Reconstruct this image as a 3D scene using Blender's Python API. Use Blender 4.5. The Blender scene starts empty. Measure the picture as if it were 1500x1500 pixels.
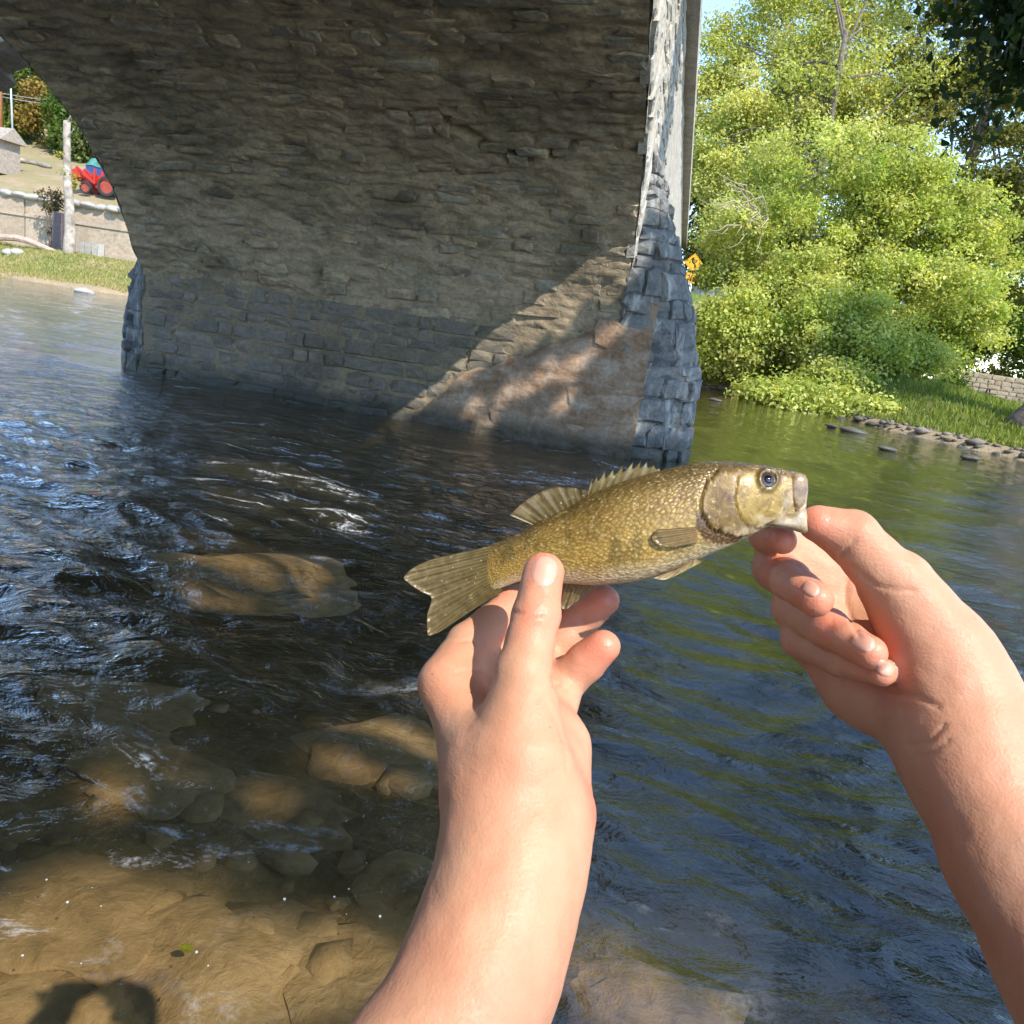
import bpy, bmesh, math, random
import numpy as np
from math import sin, cos, tan, radians, degrees, pi, sqrt, atan2
from mathutils import Vector, Matrix, Quaternion
from mathutils.bvhtree import BVHTree

# ------------------------------------------------------------------ camera, sky, sun, exposure
SC = bpy.context.scene
COL = SC.collection
F = 1150.0                       # focal length in pixels of the 1500 px photograph
CAM_H = 1.40                     # metres above the water
YAW, PITCH, ROLL = radians(-10), radians(13.5), radians(8.5)
fh = np.array([sin(YAW), cos(YAW), 0.0]); rt = np.array([cos(YAW), -sin(YAW), 0.0]); UPV = np.array([0, 0, 1.0])
FW = fh*cos(PITCH) - UPV*sin(PITCH)
_u = UPV*cos(PITCH) + fh*sin(PITCH)
IX = rt*cos(ROLL) + _u*sin(ROLL)
IY = rt*sin(ROLL) - _u*cos(ROLL)
CP = np.array([0, 0, CAM_H])
cam_d = bpy.data.cameras.new('camera'); cam = bpy.data.objects.new('camera', cam_d); COL.objects.link(cam)
cam_d.sensor_width = 36; cam_d.lens = 36*F/1500; cam_d.clip_start = 0.02; cam_d.clip_end = 2000
M = Matrix((Vector(IX), Vector(-IY), Vector(-FW))).transposed().to_4x4(); M.translation = Vector(CP)
cam.matrix_world = M
SC.camera = cam

SUN_EL, SUN_AZ = radians(47.2), radians(131.3)      # azimuth from +Y towards +X
SUN = np.array([sin(SUN_AZ)*cos(SUN_EL), cos(SUN_AZ)*cos(SUN_EL), sin(SUN_EL)])
W = bpy.data.worlds.new('World'); SC.world = W; W.use_nodes = True
wn = W.node_tree; wn.nodes.clear()
sky = wn.nodes.new('ShaderNodeTexSky'); sky.sky_type = 'NISHITA'; sky.sun_disc = False
sky.sun_elevation = SUN_EL; sky.sun_rotation = SUN_AZ; sky.air_density = 1.0; sky.dust_density = 0.0; sky.ozone_density = 2.6
bg = wn.nodes.new('ShaderNodeBackground'); bg.inputs[1].default_value = 0.15
wo = wn.nodes.new('ShaderNodeOutputWorld')
wn.links.new(sky.outputs[0], bg.inputs[0]); wn.links.new(bg.outputs[0], wo.inputs[0])
sl = bpy.data.lights.new('sun', 'SUN'); sl.energy = 2.4; sl.angle = radians(0.55); sl.color = (1, .93, .82)
so = bpy.data.objects.new('sun', sl); COL.objects.link(so)
so.rotation_euler = Vector(SUN).to_track_quat('Z', 'Y').to_euler(); so.location = (30, -25, 60)
SC.view_settings.view_transform = 'Standard'; SC.view_settings.look = 'None'
SC.view_settings.exposure = 1.75; SC.view_settings.gamma = 1
SC.cycles.use_denoising = True
SC.cycles.max_bounces = 7; SC.cycles.transparent_max_bounces = 8
SC.cycles.diffuse_bounces = 4; SC.cycles.glossy_bounces = 3

# ------------------------------------------------------------------ helpers
rng = np.random.default_rng(7)
R = random.Random(5)
def ray(x, y): return IX*((x-750)/F) + IY*((y-750)/F) + FW
def P(x, y, d): return CP + ray(x, y)*d
def on_plane(x, y, ax, v):
    r = ray(x, y); return CP + r*((v-CP[ax])/r[ax])
def project(V):
    d = np.asarray(V) - CP; z = d @ FW
    return 750 + F*(d @ IX)/z, 750 + F*(d @ IY)/z, z

def _hash(ix, iy, iz, seed):
    h = (ix.astype(np.int64)*374761393 + iy.astype(np.int64)*668265263 + iz.astype(np.int64)*2147483647 + seed*1274126177) & 0xffffffff
    h = ((h ^ (h >> 13))*1274126177) & 0xffffffff
    h = ((h ^ (h >> 16))*2246822519) & 0xffffffff
    return (h ^ (h >> 15)) & 0xffffffff
def noise(p, seed=0):
    """gradient noise, p (N,3) -> about -1..1"""
    p = np.asarray(p, float); i = np.floor(p).astype(np.int64); f = p - i
    u = f*f*f*(f*(f*6-15)+10); out = np.zeros(len(p))
    for dx in (0, 1):
        for dy in (0, 1):
            for dz in (0, 1):
                h = _hash(i[:, 0]+dx, i[:, 1]+dy, i[:, 2]+dz, seed)
                gx = (h & 1023)/511.5-1; gy = ((h >> 10) & 1023)/511.5-1; gz = ((h >> 20) & 1023)/511.5-1
                g = gx*(f[:, 0]-dx) + gy*(f[:, 1]-dy) + gz*(f[:, 2]-dz)
                w = (u[:, 0] if dx else 1-u[:, 0])*(u[:, 1] if dy else 1-u[:, 1])*(u[:, 2] if dz else 1-u[:, 2])
                out += g*w
    return out*1.4
def fbm(p, oct=3, seed=0):
    s = 0; a = 1; p = np.asarray(p, float)
    for k in range(oct):
        s = s + a*noise(p*(2**k), seed+k); a *= .5
    return s
def n2(x, y, s=1, seed=0, oct=1): 
    x = np.asarray(x, float).ravel(); y = np.asarray(y, float).ravel()
    return fbm(np.stack([x*s, y*s, np.zeros_like(x)+.37*seed], 1), oct, seed)
def sstep(a, b, x):
    t = np.clip((np.asarray(x, float)-a)/(b-a), 0, 1); return t*t*(3-2*t)

def mesh_data(name, V, faces, mat=None, smooth=False):
    V = np.asarray(V, float); me = bpy.data.meshes.new(name)
    if isinstance(faces, np.ndarray):
        k = faces.shape[1]; m = len(faces)
        me.vertices.add(len(V)); me.vertices.foreach_set('co', V.astype(np.float32).ravel())
        me.loops.add(m*k); me.loops.foreach_set('vertex_index', faces.astype(np.int32).ravel())
        me.polygons.add(m); me.polygons.foreach_set('loop_start', np.arange(0, m*k, k, dtype=np.int32))
        me.update(calc_edges=True); me.validate()
    else:
        me.from_pydata([tuple(v) for v in V], [], faces); me.update()
    if mat: me.materials.append(mat)
    if smooth: me.shade_smooth()
    return me
def tag(o, label=None, cat=None, group=None, kind=None):
    if label: o['label'] = label
    if cat: o['category'] = cat
    if group: o['group'] = group
    if kind: o['kind'] = kind
    return o
def add(name, me, parent=None, label=None, cat=None, group=None, kind=None):
    o = bpy.data.objects.new(name, me); COL.objects.link(o)
    if parent is not None:
        o.parent = parent; o.matrix_parent_inverse = PINV[parent.name]
    tag(o, label, cat, group, kind)
    PINV[o.name] = Matrix()
    return o
PINV = {}
def empty(name, loc, label=None, cat=None, group=None):
    o = bpy.data.objects.new(name, None); COL.objects.link(o); o.location = Vector(loc); o.empty_display_size = .2
    tag(o, label, cat, group)
    PINV[o.name] = Matrix.Translation(-Vector(loc))
    return o
def attr_col(me, name, cols):
    a = me.color_attributes.new(name, 'FLOAT_COLOR', 'POINT')
    c = np.ones((len(cols), 4), np.float32); c[:, :3] = cols
    a.data.foreach_set('color', c.ravel())
def cat_mesh(parts):
    """join [(V,F)] with the same face size"""
    Vs, Fs, o = [], [], 0
    for V, Fc in parts:
        Vs.append(np.asarray(V, float)); Fs.append(np.asarray(Fc)+o); o += len(V)
    return np.concatenate(Vs), np.concatenate(Fs)
def box(c, s, rot=None):
    c = np.asarray(c, float); s = np.asarray(s, float)/2
    V = np.array([[x, y, z] for x in (-1, 1) for y in (-1, 1) for z in (-1, 1)])*s
    if rot is not None: V = V @ np.asarray(rot).T
    Fc = np.array([[0, 1, 3, 2], [4, 6, 7, 5], [0, 4, 5, 1], [2, 3, 7, 6], [0, 2, 6, 4], [1, 5, 7, 3]])
    return V+c, Fc
def rotz(a): return np.array([[cos(a), -sin(a), 0], [sin(a), cos(a), 0], [0, 0, 1]])
def tube(pts, rad, n=6, cap=True):
    pts = np.asarray(pts, float); k = len(pts); rad = np.broadcast_to(np.asarray(rad, float), (k,))
    V, Fc = [], []
    t = np.gradient(pts, axis=0) if k > 2 else np.repeat((pts[1]-pts[0])[None], 2, 0)
    a0 = np.array([0, 0, 1.]) if abs(t[0][2]) < .9*np.linalg.norm(t[0]) else np.array([1., 0, 0])
    for i in range(k):
        d = t[i]/(np.linalg.norm(t[i])+1e-9); u = np.cross(a0, d); u /= np.linalg.norm(u)+1e-9; w = np.cross(d, u)
        for j in range(n):
            th = 2*pi*j/n; V.append(pts[i]+rad[i]*(cos(th)*u+sin(th)*w))
    for i in range(k-1):
        for j in range(n):
            a = i*n+j; b = i*n+(j+1) % n; Fc.append([a, b, b+n, a+n])
    if cap:
        for i, s in ((0, -1), (k-1, 1)):
            c = len(V); V.append(pts[i])
            for j in range(0, n):
                a = i*n+j; b = i*n+(j+1) % n
                Fc.append([c, a, b, c] if s > 0 else [c, b, a, c])
    Fc = [f if f[0] != f[3] else f for f in Fc]
    return np.array(V), np.array(Fc)
def to_me(name, V, Fc, mat, smooth=False):
    """faces may hold degenerate quads (first == last) meaning triangles"""
    Fl = [tuple(f[:3]) if (len(f) == 4 and f[0] == f[3]) else tuple(f) for f in np.asarray(Fc).tolist()]
    return mesh_data(name, V, Fl, mat, smooth)
def grid_faces(nu, nv, wrap=False):
    i = np.arange(nu-1)[:, None]; j = np.arange(nv if wrap else nv-1)[None]
    a = i*nv+j; b = i*nv+(j+1) % nv
    return np.stack([a, b, b+nv, a+nv], -1).reshape(-1, 4)

# ---- node materials
class NT:
    def __init__(s, name):
        s.m = bpy.data.materials.new(name); s.m.use_nodes = True; s.t = s.m.node_tree; s.t.nodes.clear()
        s.out = s.n('ShaderNodeOutputMaterial')
    def n(s, typ, ins=None, **kw):
        nd = s.t.nodes.new(typ)
        for k, v in kw.items(): setattr(nd, k, v)
        for k, v in (ins or {}).items():
            if hasattr(v, 'is_output'): s.t.links.new(v, nd.inputs[k])
            else: nd.inputs[k].default_value = v
        return nd
    def noise(s, vec, scale, detail=4, rough=.55, dist=0):
        return s.n('ShaderNodeTexNoise', {'Vector': vec, 'Scale': scale, 'Detail': detail, 'Roughness': rough, 'Distortion': dist}).outputs['Fac']
    def ramp(s, fac, stops, interp='LINEAR'):
        r = s.n('ShaderNodeValToRGB', {'Fac': fac}); cr = r.color_ramp; cr.interpolation = interp
        while len(cr.elements) < len(stops): cr.elements.new(.5)
        for e, (p, c) in zip(cr.elements, stops):
            e.position = p; e.color = tuple(c)+(1,) if len(c) == 3 else c
        return r.outputs['Color']
    def mix(s, fac, a, b, blend='MIX'):
        m = s.n('ShaderNodeMix', data_type='RGBA', blend_type=blend)
        for k, v in ((0, fac), (6, a), (7, b)):
            if hasattr(v, 'is_output'): s.t.links.new(v, m.inputs[k])
            else: m.inputs[k].default_value = (tuple(v)+(1,) if (k > 0 and len(v) == 3) else v)
        return m.outputs[2]
    def math(s, op, a, b=0., c=None):
        m = s.n('ShaderNodeMath', operation=op)
        for k, v in enumerate((a, b) if c is None else (a, b, c)):
            if hasattr(v, 'is_output'): s.t.links.new(v, m.inputs[k])
            else: m.inputs[k].default_value = v
        return m.outputs[0]
    def maprange(s, v, a, b, c=0., d=1.):
        return s.n('ShaderNodeMapRange', {'Value': v, 'From Min': a, 'From Max': b, 'To Min': c, 'To Max': d}).outputs[0]
    def bump(s, h, strength, dist, normal=None):
        ins = {'Height': h, 'Strength': strength, 'Distance': dist}
        if normal is not None: ins['Normal'] = normal
        return s.n('ShaderNodeBump', ins).outputs[0]
    def pos(s): return s.n('ShaderNodeNewGeometry').outputs['Position']
    def objc(s): return s.n('ShaderNodeTexCoord').outputs['Object']
    def scale(s, v, sc): return s.n('ShaderNodeMapping', {'Vector': v, 'Scale': sc}).outputs[0]
    def attr(s, name): return s.n('ShaderNodeAttribute', attribute_name=name).outputs['Color']
    def bsdf(s, **ins):
        nd = s.n('ShaderNodeBsdfPrincipled', {k: v for k, v in ins.items()}); s.t.links.new(nd.outputs[0], s.out.inputs[0]); return nd
    def done(s, sh): s.t.links.new(sh, s.out.inputs[0]); return s.m

def mat_simple(name, col, rough=.7, var=.25, scale=6, bump=.3, bd=.01, metal=0, spec=.4, island=False):
    t = NT(name); p = t.pos()
    f = t.noise(p, scale, 5)
    c = t.mix(t.maprange(f, .3, .7), [x*(1-var) for x in col], [min(1, x*(1+var)) for x in col])
    if island:
        r = t.n('ShaderNodeObjectInfo').outputs['Random']
        c = t.mix(t.maprange(r, 0, 1, 0, .5), c, [x*.5 for x in col])
    nb = t.bump(t.noise(p, scale*4, 6), bump, bd)
    t.bsdf(**{'Base Color': c, 'Roughness': rough, 'Normal': nb, 'Metallic': metal, 'Specular IOR Level': spec})
    return t.m

def mat_stone(name, cols, wet=True, dark_patches=.5, lime=.0, bumps=(.6, .9), moss=0):
    t = NT(name); p = t.pos()
    big = t.noise(p, .9, 6, .6, .3); mid = t.noise(t.scale(p, (1, 1, 2.2)), 3.2, 6, .6, .4); fine = t.noise(p, 22, 6, .65)
    rnd = t.math('FRACT', t.math('ADD', t.n('ShaderNodeObjectInfo').outputs['Random'], t.n('ShaderNodeNewGeometry').outputs['Random Per Island']))
    f = t.math('ADD', t.math('MULTIPLY', mid, .62), t.math('MULTIPLY', rnd, .38))
    k = len(cols)
    c = t.ramp(f, [(.28+.44*i/(k-1), cc) for i, cc in enumerate(cols)])
    c = t.mix(t.maprange(fine, .35, .7, .0, .6), c, t.mix(1.0, c, (.45, .42, .4), 'MULTIPLY'))
    c = t.mix(t.maprange(big, .52, .66, 0, dark_patches), c, (.035, .032, .028))
    if lime > 0:
        l = t.noise(t.scale(p, (1, 1, .35)), 7, 5, .65, .5)
        c = t.mix(t.maprange(l, .52, .68, 0, lime), c, (.52, .5, .45))
    if moss > 0:
        g = t.noise(p, 1.7, 4)
        c = t.mix(t.maprange(g, .5, .65, 0, moss), c, (.075, .08, .03))
    rough = .9
    if wet:
        z = t.n('ShaderNodeSeparateXYZ', {0: p}).outputs[2]
        zz = t.math('ADD', z, t.math('MULTIPLY', mid, -.25))
        w = t.maprange(zz, -.02, .16, 1, 0)
        c = t.mix(t.math('MULTIPLY', w, .75), c, (.022, .024, .016))
        rough = t.maprange(w, 0, 1, .9, .45)
    b1 = t.bump(mid, bumps[0], .05); b2 = t.bump(fine, bumps[1], .012, b1)
    t.bsdf(**{'Base Color': c, 'Roughness': rough, 'Normal': b2, 'Specular IOR Level': .3})
    return t.m

BROWN = [(.17, .14, .105), (.40, .30, .185), (.25, .225, .18), (.50, .39, .25), (.30, .215, .145), (.42, .37, .28)]
M_barrel = mat_stone('barrel_stone', BROWN, dark_patches=.45, moss=.3, bumps=(.8, 1.0))
M_mortar = mat_stone('barrel_mortar', [(.22, .175, .12), (.42, .325, .21), (.3, .24, .16), (.48, .38, .25)], dark_patches=.45, bumps=(.9, 1.0), moss=.3)
M_ashlar = mat_stone('ashlar_stone', [(.15, .125, .1), (.23, .2, .165), (.17, .145, .115), (.28, .235, .175)], dark_patches=.4, moss=.25)
M_joint = mat_stone('tan_mortar', [(.2, .16, .105), (.32, .25, .155), (.24, .19, .125)], dark_patches=.5, bumps=(.9, 1.0))
M_slab = mat_stone('weathered_slab', [(.28, .17, .10), (.42, .31, .22), (.34, .22, .14), (.48, .39, .30)], dark_patches=.3, lime=.25)
M_cut = mat_stone('cutwater_stone', [(.10, .10, .10), (.2, .2, .19), (.14, .14, .14), (.28, .275, .25)], dark_patches=.35, lime=.55)
M_face = mat_stone('sunlit_pale_face', [(.35, .31, .25), (.5, .46, .39), (.42, .38, .32), (.55, .52, .46)], wet=False, dark_patches=.1, lime=.5)  # same stone coloured paler as if sunlit, plus white lime bloom
M_conc = mat_stone('old_concrete', [(.34, .26, .18), (.46, .37, .27), (.4, .31, .22)], wet=False, dark_patches=.25, lime=.3, bumps=(.2, .3))
M_rock = mat_stone('river_rock', [(.16, .13, .09), (.3, .26, .2), (.22, .19, .15), (.38, .34, .27)], dark_patches=.1)
M_paler = mat_stone('pale_rock', [(.3, .28, .24), (.42, .4, .35), (.36, .33, .29)], wet=False, dark_patches=.05)
def mat_bed():
    t = NT('submerged_rock'); p = t.pos()
    a = t.noise(p, 2.5, 6, .6, .5); b = t.noise(p, 14, 6, .65, .4)
    c = t.ramp(t.math('ADD', t.math('MULTIPLY', a, .6), t.math('MULTIPLY', b, .4)), [(.3, (.12, .09, .05)), (.48, (.34, .265, .165)), (.62, (.5, .41, .28)), (.75, (.24, .2, .13))])
    t.bsdf(**{'Base Color': c, 'Roughness': .8, 'Normal': t.bump(b, .7, .03)}); return t.m
M_bed = mat_bed()

def mat_leaf(name, trans=.45, spec=.25):
    t = NT(name); c = t.attr('col')
    d = t.n('ShaderNodeBsdfPrincipled', {'Base Color': c, 'Roughness': .55, 'Specular IOR Level': spec})
    tc = t.mix(1.0, c, (1.25, 1.2, .5), 'MULTIPLY')
    tr = t.n('ShaderNodeBsdfTranslucent', {'Color': tc})
    m = t.n('ShaderNodeMixShader', {0: trans, 1: d.outputs[0], 2: tr.outputs[0]})
    return t.done(m.outputs[0])
M_leaf = mat_leaf('leaf')
M_bark = mat_simple('bark', (.13, .105, .08), .9, .4, 5, .9, .04)
M_snag = mat_simple('weathered_white_wood', (.29, .25, .2), .9, .6, 2.2, .7, .05)

# ------------------------------------------------------------------ terrain (ground + river bed), one sheet
YBX = np.array([-400, -60, -31, -25, -12, -4, .5, 2.5, 4.2, 6.0, 8.2, 11, 16, 28, 60, 400.])
YBY = np.array([60, 36, 32.0, 32.4, 33, 33, 32, 31, 28.5, 23.6, 20.2, 17.6, 15, 13, 12, 30.])
_wa, _wb = P(-60, 268, 47), P(215, 318, 47.5); _wd = (_wb-_wa)[:2]; _wd = _wd/np.linalg.norm(_wd)
WALL_A = _wa[:2]; WALL_N = np.array([-_wd[1], _wd[0]])
def far_bank_y(x): return np.interp(x, YBX, YBY)
def terrain_z(x, y):
    x = np.asarray(x, float).ravel(); y = np.asarray(y, float).ravel()
    e = y-far_bank_y(x)
    e = e + .5*n2(x, y, .35, 3, 2)
    bed = -.55 + .18*n2(x, y, .55, 1, 3)
    bed = bed - .35*sstep(.2, 1.2, x) - .25*sstep(2.5, 5, y)
    d0 = np.hypot(x+1.1, y-.6)
    bed = np.where(d0 < 4, bed*(sstep(1.0, 4, d0)) + (-.22+.05*n2(x, y, 1.4, 2, 2))*(1-sstep(1.0, 4, d0)), bed)
    fp = np.maximum(np.abs(x)-.3, np.abs(y+.25)-.2); bed = bed*sstep(.1, .5, fp)+-.12*(1-sstep(.1, .5, fp))
    # left far bank: grass shelf, retaining wall line at e = 8.6, hillside
    zl = -.35+.6*sstep(-.8, .8, e) + 1.35*sstep(.5, 7.5, e)
    wl = (x-WALL_A[0])*WALL_N[0]+(y-WALL_A[1])*WALL_N[1]
    zl = np.minimum(zl, 1.7)
    zl = np.where(wl > .1, 4.15 + .27*np.clip(wl, 0, 80) + .3*n2(x, y, .15, 5, 2)*sstep(2, 6, wl), zl)
    # right far bank: low shingle, then a grass slope
    top = np.interp(x, [-6, 3, 7, 9, 13, 20, 40], [3.4, 2.0, 1.45, 1.15, .6, .4, .6])
    zr = -.35+.55*sstep(-1.2, 1.0, e) + top*sstep(1.0, 11, e)
    zr = zr + np.interp(x, [-6, 2, 6, 12], [2.4, 2.0, .6, 0])*sstep(9, 20, e) + .06*n2(x, y, .5, 6, 2) + .05*np.clip(e-25, 0, 400)*np.interp(x, [0, 30], [.6, .12])
    k = sstep(-16, -8, x)
    zf = zl*(1-k)+zr*k
    # near bank behind the photographer
    nb = -2.6 - y
    nb = np.maximum(nb, np.minimum(x-8.5-.4*y, 9-y) if True else nb)
    zn = -.35 + .7*sstep(-.8, .8, nb) + .9*sstep(.6, 6, nb) + .04*np.clip(nb-6, 0, 300)
    z = bed
    z = np.where(e > -1.2, np.maximum(bed*(1-sstep(-1.2, -.2, e)) + -.35*sstep(-1.2, -.2, e), zf), z)
    z = np.where(nb > -.8, np.maximum(z, zn), z)
    return z
def graded(a, b, c, fine, growth):
    """1-D coordinates from a to b, finest round c"""
    r = [c]; s = fine
    while r[-1] < b: r.append(r[-1]+s); s *= growth
    l = [c]; s = fine
    while l[-1] > a: l.append(l[-1]-s); s *= growth
    return np.array(sorted(set(l[1:]))+r)
def make_terrain():
    xs = np.unique(np.concatenate([graded(-420, 420, 0, .10, 1.03), np.linspace(-50, -22, 120), np.linspace(0, 25, 60)]))
    ys = np.unique(np.concatenate([graded(-300, 520, 1.5, .10, 1.03), np.linspace(18, 48, 150)]))
    X, Y = np.meshgrid(xs, ys, indexing='ij')
    Z = terrain_z(X, Y); V = np.stack([X.ravel(), Y.ravel(), Z], 1)
    t = NT('ground'); p = t.pos(); z = t.n('ShaderNodeSeparateXYZ', {0: p}).outputs[2]
    n1 = t.noise(p, .35, 6, .6); n3 = t.noise(p, 3.0, 6, .65); n4 = t.noise(p, 18, 5, .7)
    grass = t.ramp(n3, [(.3, (.06, .085, .018)), (.5, (.12, .16, .035)), (.7, (.2, .2, .06))])
    dirt = t.ramp(n4, [(.3, (.2, .14, .08)), (.55, (.33, .25, .15)), (.75, (.45, .37, .25))])
    up = t.mix(t.maprange(n1, .5, .6), grass, dirt)
    xx = t.n('ShaderNodeSeparateXYZ', {0: p}).outputs[0]
    hill = t.math('MULTIPLY', t.maprange(z, 3.6, 4.4), t.maprange(xx, -12, -16))
    up = t.mix(t.math('MULTIPLY', hill, t.maprange(n3, .3, .55, 1, .55)), up, dirt)
    shore = t.maprange(t.math('ADD', z, t.math('MULTIPLY', n3, .35)), .4, .6)
    c = t.mix(shore, dirt, up)
    bedc = t.ramp(t.math('ADD', t.math('MULTIPLY', n3, .5), t.math('MULTIPLY', n4, .5)), [(.3, (.05, .042, .022)), (.5, (.12, .095, .05)), (.68, (.2, .16, .085))])
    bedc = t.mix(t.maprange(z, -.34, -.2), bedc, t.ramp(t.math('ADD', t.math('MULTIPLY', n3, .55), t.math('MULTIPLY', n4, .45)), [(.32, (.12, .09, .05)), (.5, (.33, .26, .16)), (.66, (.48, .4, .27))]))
    bedc = t.mix(t.maprange(z, -.38, -.62), bedc, t.mix(n3, (.022, .02, .011), (.05, .042, .022)))  # dark silt tone by depth, standing in for light the water absorbs
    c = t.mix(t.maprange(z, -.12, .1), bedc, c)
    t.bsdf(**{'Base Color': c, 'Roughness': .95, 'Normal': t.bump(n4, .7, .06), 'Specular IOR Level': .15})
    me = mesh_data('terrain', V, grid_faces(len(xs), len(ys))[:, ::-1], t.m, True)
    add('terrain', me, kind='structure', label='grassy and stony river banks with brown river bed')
make_terrain()
def gz(x, y): return float(terrain_z([x], [y])[0])

# ------------------------------------------------------------------ water
def make_water():
    rad = np.concatenate([[.02], np.geomspace(.25, 130, 470)])
    ang = np.concatenate([np.linspace(-68, 62, 520), np.linspace(62, 292, 70)[1:-1]])
    ang = np.radians(ang); na, nr = len(ang), len(rad)
    Rr, A = np.meshgrid(rad, ang, indexing='ij')
    X = Rr*np.sin(A); Y = Rr*np.cos(A)
    x, y, r = X.ravel(), Y.ravel(), Rr.ravel()
    cell = r*.0135
    def fade(wl): return np.clip(wl/(3*cell)-.3, 0, 1)
    # flow runs along X under the bridge; ripples are stretched across it
    wx = x + .35*n2(x, y, .6, 11); wy = y + .35*n2(x, y, .6, 12)
    riff = .35+.65*sstep(-.2, .5, n2(x, y, .16, 20, 2)) 
    left = sstep(1.0, -1.5, x-.1*y)          # broken water towards the pool on the left
    left = left*(1-.6*sstep(8.2, 9.6, y))*(.45+.55*sstep(.9, 2.2, np.hypot(x, y)))
    h = .042*n2(wx*.55, wy, 1.6, 13)*fade(.6)
    h += (.040+.036*left)*riff*n2(wx*.5, wy*1.1, 5.0, 14)*fade(.2)
    rid = 1-2*np.abs(n2(wx*.6+wy*.25, wy*1.2, 4.2, 15))
    h += (.028+.050*left)*riff*np.clip(rid, -1, 1)*fade(.22)
    h += (.008+.015*left)*n2(wx*.6, wy*1.1, 13, 16)*fade(.08)
    h += (.0006+.0022*left)*n2(wx, wy, 32, 17)*fade(.04)
    h *= 1-.85*(1-sstep(1.6, 3.0, r))*sstep(.5, -.3, x) - .35*(1-sstep(1.0, 2.2, r))*(1-sstep(.5, -.3, x))
    V = np.stack([x, y, h], 1)
    i = np.arange(nr-1)[:, None]; j = np.arange(na)[None]
    a = i*na+j; b = i*na+(j+1) % na
    Fc = np.stack([a, a+na, b+na, b], -1).reshape(-1, 4)
    t = NT('river_water'); p = t.pos()
    ps = t.scale(p, (.55, 1.1, 1))
    xyz = t.n('ShaderNodeSeparateXYZ', {0: p})
    chop = t.math('MULTIPLY', t.maprange(xyz.outputs[0], .6, -1.2), t.maprange(xyz.outputs[1], 1.3, 2.6))
    chop = t.math('MULTIPLY', chop, t.maprange(xyz.outputs[1], 9.6, 8.0, .35, 1))
    b1 = t.bump(t.noise(ps, 8, 5, .6, .8), t.math('MULTIPLY_ADD', chop, .58, .22), .06)
    b2 = t.bump(t.noise(ps, 34, 3, .5, .3), t.math('MULTIPLY_ADD', chop, .3, .1), .014, b1)
    fc = t.n('ShaderNodeLayerWeight', {'Blend': .5, 'Normal': b2}).outputs['Facing']; fr = t.math('MULTIPLY_ADD', t.math('POWER', fc, 5.), .92, .08)
    gl = t.n('ShaderNodeBsdfGlossy', {'Color': (1, 1, 1, 1), 'Roughness': .02, 'Normal': b2})
    tr = t.n('ShaderNodeBsdfTransparent', {'Color': (.78, .70, .55, 1)})
    murk = t.n('ShaderNodeBsdfDiffuse', {'Color': (.10, .085, .04, 1), 'Normal': b2})
    z = t.n('ShaderNodeSeparateXYZ', {0: p}); 
    und = t.n('ShaderNodeMixShader', {0: .16, 1: tr.outputs[0], 2: murk.outputs[0]})
    # foam: torn white scum lines where the water breaks
    fo = t.noise(t.scale(p, (.5, 1.2, 1)), 3.0, 8, .72, 1.6); fb = t.noise(p, .55, 3, .5)
    fine = t.noise(p, 40, 4, .7)
    fm = t.math('MULTIPLY', t.maprange(fo, .55, .63), t.maprange(fb, .44, .56))
    fm = t.math('MULTIPLY', fm, t.maprange(fine, .40, .55))
    fm = t.math('MULTIPLY', fm, t.maprange(t.n('ShaderNodeSeparateXYZ', {0: p}).outputs[0], .6, -.8))
    foam = t.n('ShaderNodeBsdfDiffuse', {'Color': (.62, .64, .66, 1), 'Normal': b2})
    m1 = t.n('ShaderNodeMixShader', {0: fr, 1: und.outputs[0], 2: gl.outputs[0]})
    m2 = t.n('ShaderNodeMixShader', {0: t.math('MULTIPLY', fm, .8), 1: m1.outputs[0], 2: foam.outputs[0]})
    t.done(m2.outputs[0])
    add('river', mesh_data('river', V, Fc[:, ::-1], t.m, True), kind='structure', label='rippling brown river water')
make_water()

# ------------------------------------------------------------------ rock shapes
def ico(sub=2):
    bm = bmesh.new(); bmesh.ops.create_icosphere(bm, subdivisions=sub, radius=1)
    V = np.array([v.co[:] for v in bm.verts]); Fc = np.array([[v.index for v in f.verts] for f in bm.faces]); bm.free(); return V, Fc
ICO2 = ico(2); ICO3 = ico(3)
def rock_mesh(seed, mat, base=ICO2, angular=.35, flat=1.0):
    V, Fc = base; V = V.copy()
    rr = np.random.default_rng(seed)
    for _ in range(9):                     # knock flats into the ball
        d = rr.normal(size=3); d /= np.linalg.norm(d); off = rr.uniform(.55, .85)
        s = V @ d; V = V - np.where(s > off, (s-off)*.85, 0)[:, None]*d
    V *= (1 + angular*.5*fbm(V*1.7+seed*3.1, 3, seed))[:, None]
    V[:, 2] *= flat
    return mesh_data('rock', V, Fc, mat, False)
ROCKS = [rock_mesh(s, M_rock) for s in range(7)]
PALE = [rock_mesh(30+s, M_paler) for s in range(4)]
BEDR = [rock_mesh(60+s, M_bed, ICO3, .95) for s in range(5)]
def put(name, me, loc, scl, rz=0, parent=None, tilt=(0, 0), **kw):
    o = add(name, me, parent, **kw)
    mw = Matrix.Translation(Vector(loc)) @ Matrix.Rotation(rz, 4, 'Z') @ Matrix.Rotation(tilt[0], 4, 'X') @ Matrix.Rotation(tilt[1], 4, 'Y') @ Matrix.Diagonal((*scl, 1))
    o.matrix_basis = mw
    return o

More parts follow.
